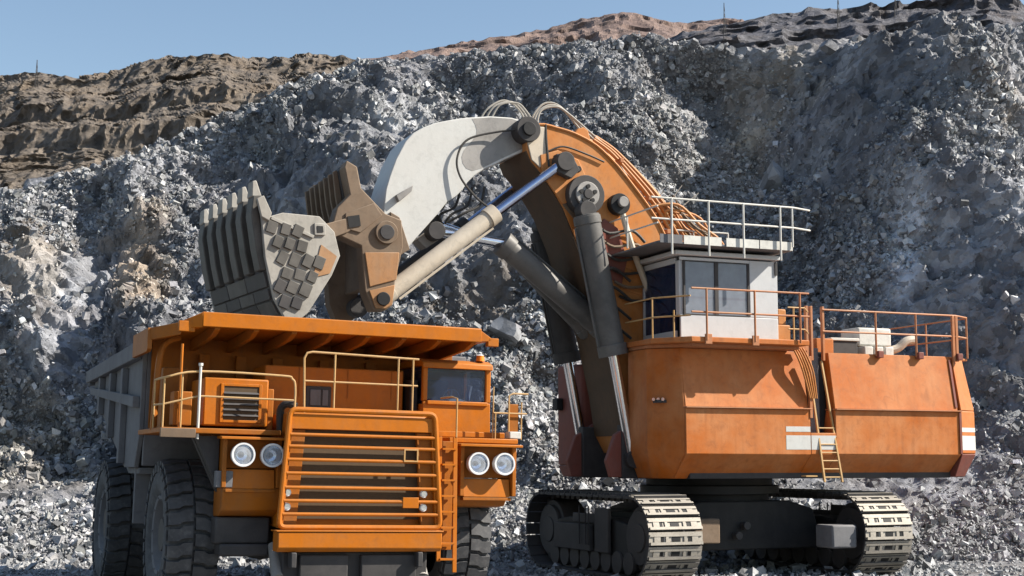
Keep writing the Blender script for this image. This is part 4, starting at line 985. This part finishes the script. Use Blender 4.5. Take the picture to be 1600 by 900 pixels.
# gear on the engine deck
MB().box(-5.45, -4.15, 1.6, 2.6, 7.22, 7.82).build('air_cleaner', 'railw', shovel, .06)
for x in (-5.3, -4.9, -4.5): MB().box(x, x+.33, 2.2, 2.9, 6.84, 7.18).build('battery_box', 'railw', shovel, .03)
MB().box(-3.9, -2.9, 1.8, 2.9, 6.84, 7.32).build('hatch', 'darksteel', shovel, .03)
MB().box(-3.95, -2.85, 1.75, 2.95, 7.325, 7.42).build('hatch_lid', 'railw', shovel, .02)
MB().box(-2.7, -2.05, 2.2, 3.3, 6.84, 7.35).build('fan_cowl', 'house', shovel, .03)
MB().tube([(-5.5, 2.2, 7.1), (-5.9, 2.3, 7.2), (-6.2, 2.4, 7.45), (-6.5, 2.4, 7.5)], .14, 10, 4).build('exhaust', 'beige', shovel)
# ladder down from the bay
ld = MB(); ld.beam((-1.52, 3.62, 6.6), (-1.62, 4.20, 2.85), .05, .07, (0, 1, 0)); ld.beam((-2.0, 3.62, 6.6), (-2.26, 4.20, 2.85), .05, .07, (0, 1, 0))
ladder = ld.build('ladder', 'rail', shovel)
for i in range(7):
    t = i/6; z = 3.0 + t*1.5; y = 4.19 - .17*(z-2.9)/1.1*.9; MB().cyl((-1.60, y, z), (-2.22, y, z), .022, n=8).build('rung', 'rail', ladder)
MB().box(-1.3, -.9, 4.03, 4.3, 3.02, 3.06).build('foot_plate', 'rail', ladder)
# ---- boom
boom_o = [(6.8, 13.88), (6.34, 13.94), (5.9, 13.87), (5.5, 13.80), (5.13, 13.69), (4.72, 13.52), (4.35, 13.29), (3.79, 12.81), (3.12, 12.07), (2.65, 11.5), (2.33, 11.04), (1.9, 10.2), (1.65, 9.63), (1.35, 8.7), (1.25, 7.9),
          (1.5, 6.2), (2.2, 4.3), (2.75, 3.75), (3.25, 3.75), (3.55, 4.3), (3.75, 5.6), (4.18, 7.48), (4.55, 8.5), (4.94, 9.46), (5.26, 10.35), (5.7, 11.34), (6.0, 11.8), (6.24, 12.15), (6.55, 12.5), (6.78, 12.74), (6.93, 13.07), (6.95, 13.5)]
boom = MB().prism(boom_o, -1.15, 1.15, 'y').build('boom', 'boom', shovel, .02)
def offs(o, d):
    n = len(o); r_ = []
    for i in range(n):
        a, b = Vector(o[i-1]), Vector(o[(i+1) % n]); t = (b-a).normalized(); r_.append((o[i][0] + t.y*d, o[i][1] - t.x*d))
    return r_
rim_o = offs(boom_o, -.10) if abs(offs([(0,0),(1,0),(1,1),(0,1)], -.1)[0][0]) else boom_o
# raised edge flanges on the near side
for sy in (1.152, -1.152):
    g = MB(); s1 = math.copysign(.045, sy)
    g.tube([(x, sy+s1*.2, z) for x, z in boom_o[:15]], .05, 6, 2); g.build('edge_flange', 'boom', boom)
def disc(par, x, z, y0, y1, r_, mat, nm='pin_boss', n=30): return MB().cyl((x, y0, z), (x, y1, z), r_, n=n).build(nm, mat, par, .02)
# cylinder lugs and the big pin bosses
MB().prism([(6.45, 12.35), (6.5, 12.95), (5.9, 13.15), (5.2, 12.9), (4.95, 12.4), (5.3, 11.6), (5.75, 11.45)], 1.152, 1.24, 'y').build('lug_plate', 'boom', boom, .02)
disc(boom, 5.05, 11.75, 1.16, 1.52, .62, 'darksteel'); disc(boom, 5.05, 11.75, 1.52, 1.60, .40, 'steel'); disc(boom, 5.05, 11.75, 1.6, 1.66, .16, 'darksteel')
disc(boom, 3.85, 11.55, 1.16, 1.46, .34, 'black'); disc(boom, 3.8, 11.6, 1.46, 1.6, .17, 'steel')
disc(boom, 5.2, 12.6, 1.24, 1.27, .10, 'black', n=16)
MB().prism([(5.25, 13.70), (5.0, 14.02), (4.8, 14.08), (4.65, 13.98), (4.5, 13.42)], .55, .80, 'y').build('lifting_eye', 'boom', boom, .03)
for i, (xx, zz) in enumerate(((4.35, 10.6), (3.95, 9.7), (3.6, 8.9))): MB().beam((xx, 1.16, zz), (xx-.9, 1.16, zz-.25), .05, .07).build('stiffener', 'boom', boom)
MB().prism([(4.3, 11.1), (4.75, 10.4), (4.35, 9.3), (3.7, 9.0), (3.5, 9.8), (3.8, 10.8)], 1.152, 1.19, 'y').build('inspection_plate', 'maroon', boom, .02)
bl_ = boom_o[19:31]
bo_ = [(x + .035, z - .02) for x, z in bl_]
MB().prism(bl_ + bo_[::-1], -1.13, 1.13, 'y').build('belly_plate', 'belly', boom)  # darker brown plate along the boom's underside
for i in range(5):
    t = i*2*math.pi/5 + .3; MB().cyl((5.05+.24*math.cos(t), 1.6, 11.75+.24*math.sin(t)), (5.05+.24*math.cos(t), 1.66, 11.75+.24*math.sin(t)), .07, n=8).build('bolt', 'black', boom)
MB().prism([(6.92, 13.3), (6.75, 13.85), (6.3, 13.86), (6.25, 12.75), (6.5, 12.55), (6.78, 12.78)], 1.152, 1.20, 'y').build('head_plate', 'beige', boom, .02)
MB().prism([(6.15, 12.1), (5.7, 11.4), (5.35, 11.0), (5.0, 11.0), (5.1, 11.6), (5.6, 12.3)], 1.152, 1.19, 'y').build('scuffed_plate', 'rust', boom, .02)
MB().prism([(5.45, 11.95), (5.35, 12.3), (4.85, 12.4), (4.4, 12.0), (4.35, 11.5), (4.75, 11.0), (5.3, 10.9)], 1.152, 1.17, 'y').build('pin_web', 'boom', boom, .02)
for i in range(6): MB().tube([(4.6-.16*i, 1.2, 10.9-.45*i), (4.2-.16*i, 1.34, 10.6-.42*i), (3.4-.2*i, 1.3, 10.75-.45*i), (2.9-.2*i, 1.25, 10.4-.5*i)], .05, 6, 4).build('hose', ('hose', 'rust', 'hose')[i % 3], boom)
MB().tube([(3.75, 1.35, 11.3), (3.5, 1.4, 10.4), (3.2, 1.4, 9.6), (2.6, 1.4, 8.2), (2.2, 1.35, 7.3)], .10, 8, 4).build('steel_pipe', 'beige', boom)
# service pipes along the back of the boom
for i, (y, off) in enumerate(((1.0, .12), (.8, .22), (.6, .32), (.45, .16), (.3, .40), (.1, .24), (-.1, .34), (-.35, .45))):
    pts = [(x + off*.7, y, z + off*.55) for x, z in [(4.72, 13.52), (4.2, 13.2), (3.79, 12.81), (3.3, 12.3), (2.85, 11.78), (2.33, 11.04), (1.9, 10.2), (1.55, 9.2)]]
    pts = [(x - off*2.0 - .25*off*k, yy, z + off*.5) for k, (x, yy, z) in enumerate(pts)]
    MB().tube(pts, .055, 8, 3).build('service_pipe', 'pipeo', boom)
for x, z in ((3.75, 12.9), (2.75, 11.75), (2.1, 10.7)):
    MB().beam((x-.1, -.5, z+.12), (x-.1, 1.2, z+.12), .12, .14).build('pipe_clamp', 'railo', boom, .01)
m = MB(); m.box(.6, 1.7, -.9, .9, 9.6, 10.7); m.build('hydraulic_block', 'pipeo', boom, .05)
for i in range(18):
    y = 1.1 - i*.12; q = random.uniform(-.25, .35); q2 = random.uniform(-.3, .3)
    MB().tube([(2.6-.5*(i % 3)+q*.3, y, 11.6-.3*(i % 3)), (1.9+q2, y+.15, 11.75+q), (1.0+q*.8, y+.2, 11.3+q2), (.25+q2, y+.15, 10.5+q*.5), (-.05+q*.5, y, 9.4)], random.choice((.03, .04, .05)), 6, 5).build('hose', random.choice(('pipeo', 'pipeo', 'rail', 'rust')), boom)
for i, (x1, z1) in enumerate(((.5, 12.3), (.9, 12.6), (1.4, 12.4))): MB().tube([(1.9, .4-i*.4, 11.2), (x1+.6, .4-i*.4, 11.8), (x1, .5-i*.4, z1)], .018, 5).build('antenna_rod', 'hosep', boom)
m = MB(); m.box(.0, 1.3, .9, 1.0, 10.0, 10.06); m.build('boom_step', 'railo', boom)

# ---- stick (white)
st_o = [(11.40, 11.21), (11.36, 11.6), (11.24, 12.02), (11.05, 12.55), (10.75, 13.12), (10.5, 13.40), (10.16, 13.61), (9.8, 13.77), (9.4, 13.88), (9.0, 13.98), (8.62, 14.05), (8.0, 14.14), (7.28, 14.16), (6.85, 14.08), (6.60, 13.85), (6.55, 13.5), (6.70, 13.18), (7.13, 13.0),
        (7.5, 12.82), (7.84, 12.62), (8.2, 12.45), (8.53, 12.22), (8.75, 12.0), (8.89, 11.78), (9.1, 11.55), (9.39, 11.35), (9.73, 10.93), (10.4, 10.16), (10.75, 9.72), (11.2, 9.70), (11.5, 9.95), (11.45, 10.6)]
stick = MB().prism(st_o, -.80, .80, 'y').build('stick', 'white', shovel, .03)
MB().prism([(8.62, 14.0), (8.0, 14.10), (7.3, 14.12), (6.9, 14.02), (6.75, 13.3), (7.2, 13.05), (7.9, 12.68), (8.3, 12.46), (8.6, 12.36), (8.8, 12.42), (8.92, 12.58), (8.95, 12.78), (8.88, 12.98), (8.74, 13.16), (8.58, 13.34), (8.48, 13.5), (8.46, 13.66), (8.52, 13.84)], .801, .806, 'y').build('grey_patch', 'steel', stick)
disc(stick, 6.92, 13.72, .80, 1.32, .40, 'darksteel'); disc(stick, 6.92, 13.72, 1.32, 1.40, .22, 'black')
for sy in (.83, -1.22):
    MB().prism([(6.4, 13.96), (7.2, 14.0), (7.3, 13.6), (6.9, 13.3), (6.3, 13.2)], sy, sy+.34, 'y').build('boom_fork', 'darksteel', boom, .03)
MB().prism([(11.1, 11.4), (10.55, 11.75), (10.6, 11.55), (11.0, 11.2)], .80, .98, 'y').build('stick_bracket', 'steel', stick, .02)
MB().prism([(11.25, 10.9), (10.95, 10.75), (10.62, 9.8), (10.9, 9.6), (11.1, 9.9)], .80, .90, 'y').build('stick_end_plate', 'rust', stick, .02)
MB().prism([(9.7, 10.6), (10.2, 10.2), (9.9, 9.95), (9.4, 10.3), (9.3, 10.7)], -.3, .3, 'y').build('stick_lug', 'steel', stick, .03)

# ---- cylinders: barrel part with the rod and eyes as its pieces
def cylinder(name, p_b, p_g, p_r, rb, rr_, mat, rodmat, lab=None, eye=.28):
    """p_b barrel eye, p_g gland (where the rod leaves), p_r rod eye"""
    b = MB(); pb, pg, pr = Vector(p_b), Vector(p_g), Vector(p_r); d = (pg-pb).normalized()
    b.cyl(pb + d*.15, pg, rb, n=22); b.cyl(pg - d*.28, pg + d*.06, rb*1.16, n=22); b.cyl(pb + d*.2, pb + d*.45, rb*1.08, n=22)
    o = b.build(name, mat, shovel, .01, label=lab)
    MB().cyl(pg, pr, rr_, n=18).build('rod', rodmat, o)
    for p in (pb, pr): MB().cyl(p - Vector((0, eye*.8, 0)), p + Vector((0, eye*.8, 0)), eye, n=22).build('eye', 'darksteel', o, .02)
    # feed line with clamps
    sd = d.cross(Vector((0, 1, 0))).normalized()*(rb+.06)
    MB().tube([pb + d*.5 + sd, pg - d*.3 + sd], .04, 6).build('feed_line', mat if mat != 'white' else 'steel', o)
    return o
cylinder('boom_cylinder', (5.20, 1.72, 11.2), (4.28, 1.72, 6.78), (3.66, 1.72, 3.55), .40, .17, 'cyl', 'chrome', 'near boom cylinder with bright rod')
cylinder('boom_cylinder', (5.20, -1.72, 11.2), (4.28, -1.72, 6.78), (3.66, -1.72, 3.55), .40, .17, 'darksteel', 'chrome', 'far boom cylinder')
cylinder('stick_cylinder', (3.9, .5, 7.55), (7.45, .5, 10.2), (9.7, .5, 10.45+.0), .36, .15, 'cyl', 'chrome')
cylinder('stick_cylinder', (3.9, -.5, 7.55), (6.7, -.5, 10.15), (9.5, -.5, 10.9), .36, .15, 'cyl', 'chrome')
cylinder('bucket_cylinder', (11.63, 1.22, 8.2), (8.04, 1.22, 10.99), (5.82, 1.45, 12.72), .27, .155, 'beige', 'chromeb', 'near bucket cylinder with beige barrel', .3)
cylinder('bucket_cylinder', (11.63, -1.22, 8.2), (8.04, -1.22, 10.99), (5.82, -1.45, 12.72), .27, .155, 'darksteel', 'chromeb', 'far bucket cylinder', .3)
for y in (1.28, -1.6): MB().prism([(6.1, 12.95), (5.6, 13.0), (5.3, 12.5), (5.6, 12.2), (6.1, 12.4)], y, y+.3, 'y').build('rod_lug', 'darksteel', boom, .03)

# ---- bucket: back wall on the stick
rp = [(12.92, 12.10), (12.61, 11.94), (12.48, 11.32), (11.74, 10.62), (11.25, 10.46), (11.19, 9.71), (11.43, 8.66), (11.50, 7.95), (11.7, 7.80), (12.09, 7.78), (12.33, 8.34), (12.46, 9.64), (13.07, 9.88), (13.29, 10.3), (13.18, 10.71), (12.81, 11.11), (12.99, 11.91)]
back = MB().box(11.72, 11.98, -1.44, 1.44, 8.6, 10.5)
bk = back.build('bucket_back', 'rust', shovel, .03)
for y0, y1 in ((1.45, 2.05), (-2.45, -1.85)):
    s = MB().prism(rp, y0, y1, 'y').build('side_arm', 'rust', bk, .03)
ya = 2.052
MB().prism([(12.95, 10.55), (12.1, 10.9), (11.85, 10.55), (12.5, 10.0), (12.95, 10.1)], ya, ya+.05, 'y').build('wear_patch', 'rust', bk, .02)
MB().prism([(12.90, 10.45), (12.55, 10.52), (12.50, 10.2), (12.85, 10.12)], ya+.055, ya+.08, 'y').build('hinge_pocket', 'black', bk)
disc(bk, 11.72, 10.06, ya, ya+.10, .34, 'rust', 'pivot_boss'); disc(bk, 11.72, 10.06, ya+.1, ya+.14, .22, 'darksteel', 'pivot_cap')
MB().prism([(12.36, 9.45), (11.32, 9.5), (11.40, 8.7), (12.20, 8.45)], ya, ya+.04, 'y').build('cheek_plate', 'rusto', bk, .02)
MB().prism([(12.22, 8.35), (11.45, 8.55), (11.52, 7.98), (11.72, 7.84), (12.02, 7.84)], ya, ya+.05, 'y').build('cheek_plate', 'rusto', bk, .02)
disc(bk, 11.80, 8.12, ya+.05, ya+.12, .20, 'black', 'pivot_cap')
# ribbed inner plate
wall = MB().prism([(12.92, 12.06), (12.70, 11.9), (12.60, 11.3), (12.3, 10.6), (12.45, 10.3), (12.72, 10.55), (12.85, 11.15), (13.0, 11.9)], -2.44, 1.44, 'y').build('ribbed_plate', 'darksteel', bk, .02)
for i in range(7):
    y = -2.2 + i*.56; MB().prism([(13.0, 11.95), (12.86, 11.15), (12.72, 10.5), (12.86, 10.45), (13.02, 11.1), (13.12, 11.9)], y, y+.13, 'y').build('rib', 'rust', bk, .01)
# ---- bucket: front clam, swung open
CY0, CY1 = -3.5, 2.35
sp = [(15.50, 10.60), (15.30, 10.22), (14.85, 10.38), (13.77, 10.36), (13.32, 9.95), (13.14, 9.28), (13.38, 8.70), (14.05, 7.62), (14.35, 7.35), (14.75, 7.45), (15.05, 7.95), (15.34, 9.10)]
ow = [(15.62, 10.72), (15.46, 9.9), (15.30, 8.9), (15.05, 7.95), (14.75, 7.45), (14.35, 7.32), (14.30, 7.45), (14.65, 7.60), (14.88, 8.05), (15.12, 8.95), (15.28, 9.9), (15.42, 10.76)]
clam = MB().prism(ow, CY0, CY1-.15, 'y').build('bucket_clam', 'darksteel', shovel, .02)
clam.matrix_local = Matrix.Translation((13.7, 2.35, 0)) @ Matrix.Rotation(.09, 4, 'Z') @ Matrix.Translation((-13.7, -2.35, 0))
sn = MB().prism(sp, CY1-.148, CY1, 'y').build('side_plate', 'pale', clam, .02)
MB().prism(sp, CY0-.15, CY0-.002, 'y').build('side_plate', 'pale', clam, .02)
# wear plates on the near side, in rows fanned about the hinge
yw = CY1
def block(cx, cz, w_, h_, ang, mat='wear', t=.05):
    ca, sa = math.cos(ang), math.sin(ang)
    q = [(cx + ca*a*w_/2 - sa*b*h_/2, cz + sa*a*w_/2 + ca*b*h_/2) for a, b in ((-1,-1),(1,-1),(1,1),(-1,1))]
    MB().prism(q, yw+.002, yw+t, 'y').build('wear_plate', mat, clam, .012)
for col_ in range(-1, 6):
    for row in range(-1, 7):
        fx = 15.05 - col_*.36; fz = 9.95 - row*.42 - col_*.03
        cx = fx - (row*.42)*.36 + .10; cz = fz
        # keep the blocks inside the side plate
        n = len(sp); inside = True
        for gx_, gz_ in ((cx-.14, cz-.16), (cx+.14, cz+.16), (cx+.16, cz-.14), (cx-.16, cz+.14)):
            c_ = False
            for i in range(n):
                (x1, z1), (x2, z2) = sp[i], sp[i-1]
                if (z1 > gz_) != (z2 > gz_) and gx_ < (x2-x1)*(gz_-z1)/(z2-z1)+x1: c_ = not c_
            inside &= c_
        if inside and random.random() < .96 and not (col_ >= 3 and row < 2): block(cx + random.uniform(-.02, .02), cz + random.uniform(-.02, .02), random.uniform(.25, .32), random.uniform(.29, .38), .35 + random.uniform(-.12, .12), random.choice(('wear', 'wear', 'wear', 'darksteel')), random.uniform(.04, .10))
MB().prism([(13.72, 9.55), (13.25, 9.25), (13.45, 8.75), (13.95, 8.6)], yw+.002, yw+.03, 'y').build('bare_patch', 'rusto', clam)
MB().prism([(13.95, 10.15), (13.62, 10.15), (13.6, 9.82), (13.93, 9.80)], yw+.002, yw+.07, 'y').build('hinge_boss', 'pale', clam, .02)
MB().prism([(13.87, 10.07), (13.70, 10.07), (13.68, 9.90), (13.85, 9.88)], yw+.071, yw+.09, 'y').build('hinge_pocket', 'black', clam)
MB().beam((15.2, yw+.03, 10.2), (13.95, yw+.03, 9.75), .06, .09).build('diagonal_bar', 'pale', clam, .01)
# teeth with long shanks
for i in range(6):
    y = CY1 - .42 - i*(CY1-CY0-.62)/5.1
    sh_ = MB().prism([(15.66, 10.82), (15.72, 10.3), (15.56, 9.35), (15.42, 8.75), (15.25, 8.75), (15.35, 10.3), (15.42, 10.86)], y-.27, y+.27, 'y').build('tooth_shank', 'wear', clam, .03)
    tt = MB()
    tt.add([(15.40, y-.24, 10.80), (15.70, y-.24, 10.80), (15.70, y+.24, 10.80), (15.40, y+.24, 10.80), (15.56, y-.20, 11.28), (15.68, y-.20, 11.24), (15.68, y+.20, 11.24), (15.56, y+.20, 11.28)],
           [(0,3,2,1),(4,5,6,7),(0,1,5,4),(1,2,6,5),(2,3,7,6),(3,0,4,7)])
    tt.build('tooth', 'pale', clam, .03)
for r_, (za, zb) in enumerate(((8.72, 8.3), (8.25, 7.95), (7.9, 7.55))):
    for i in range(4 if r_ else 3):
        n_ = 4 if r_ else 3; wd = (CY1-CY0-.3)/n_; y0 = CY0 + .1 + i*wd
        def ox(z): return float(np.interp(z, [7.45, 7.95, 8.9, 9.9], [14.75, 15.05, 15.30, 15.46]))
        MB().prism([(ox(za), za), (ox(za)+.06, za), (ox(zb)+.06, zb), (ox(zb), zb)], y0+.03, y0+wd-.03, 'y').build('shell_plate', 'wear' if (i+r_) % 2 else 'darksteel', clam, .015)
MB().prism([(15.64, 10.7), (15.5, 10.2), (15.28, 10.1), (15.2, 10.32), (15.44, 10.8)], CY1+.002, CY1+.12, 'y').build('lip_corner', 'pale', clam, .02)
# hinge arms joining clam and back wall
for y in (2.06, -2.75): MB().prism([(13.95, 10.28), (13.5, 10.2), (12.75, 10.45), (12.6, 10.2), (12.85, 10.0), (13.4, 9.75), (13.9, 9.85)], y, y+.12, 'y').build('hinge_arm', 'rust', clam, .02)

# ---- hoses
def hose(pts, r_, mat, par=boom): return MB().tube(pts, r_, 7, 8).build('hose', mat, par)
for i in range(3):
    y = .2 + i*.28; hose([(8.1-.1*i, y-.1, 14.15), (7.85-.1*i, y, 14.55), (7.3-.1*i, y, 14.85-.1*i), (6.8, y, 14.6-.08*i), (6.45, y, 13.98)], .032, 'hosep')
for i in range(3):
    y = .1 + i*.3; hose([(6.4, y, 13.98), (6.25, y, 14.5), (5.85-.06*i, y, 14.92-.12*i), (5.3, y, 14.85-.18*i), (4.6, y, 14.15-.08*i), (3.9, y+.1, 13.4), (3.3, y+.1, 12.6)], .036, 'hosep')
hose([(6.95, 1.2, 13.72), (7.8, 1.0, 13.62), (8.8, .95, 13.3), (9.15, .95, 12.7), (9.05, .98, 12.1), (8.6, 1.1, 11.5), (8.2, 1.25, 11.15)], .035, 'hose', stick)
hose([(6.3, 1.18, 13.95), (6.28, 1.22, 13.3), (6.22, 1.25, 12.6)], .035, 'hose')
hose([(6.2, 1.2, 13.1), (5.7, 1.22, 13.28), (4.9, 1.22, 13.1), (4.3, 1.22, 12.9)], .03, 'hose')
for i in range(4): hose([(8.9-.3*i, -.6+.3*i, 12.0), (9.1-.3*i, -.5+.3*i, 11.4), (9.6-.3*i, -.5+.3*i, 11.1), (9.2, -.4+.2*i, 10.8)], .04, 'hose', stick)
for i in range(4): hose([(5.0-.12*i, 1.3, 9.6-.5*i), (4.5, 1.35, 9.2-.5*i), (4.1, 1.4, 9.5-.6*i), (3.5, 1.4, 9.1-.6*i)], .045, 'hose')
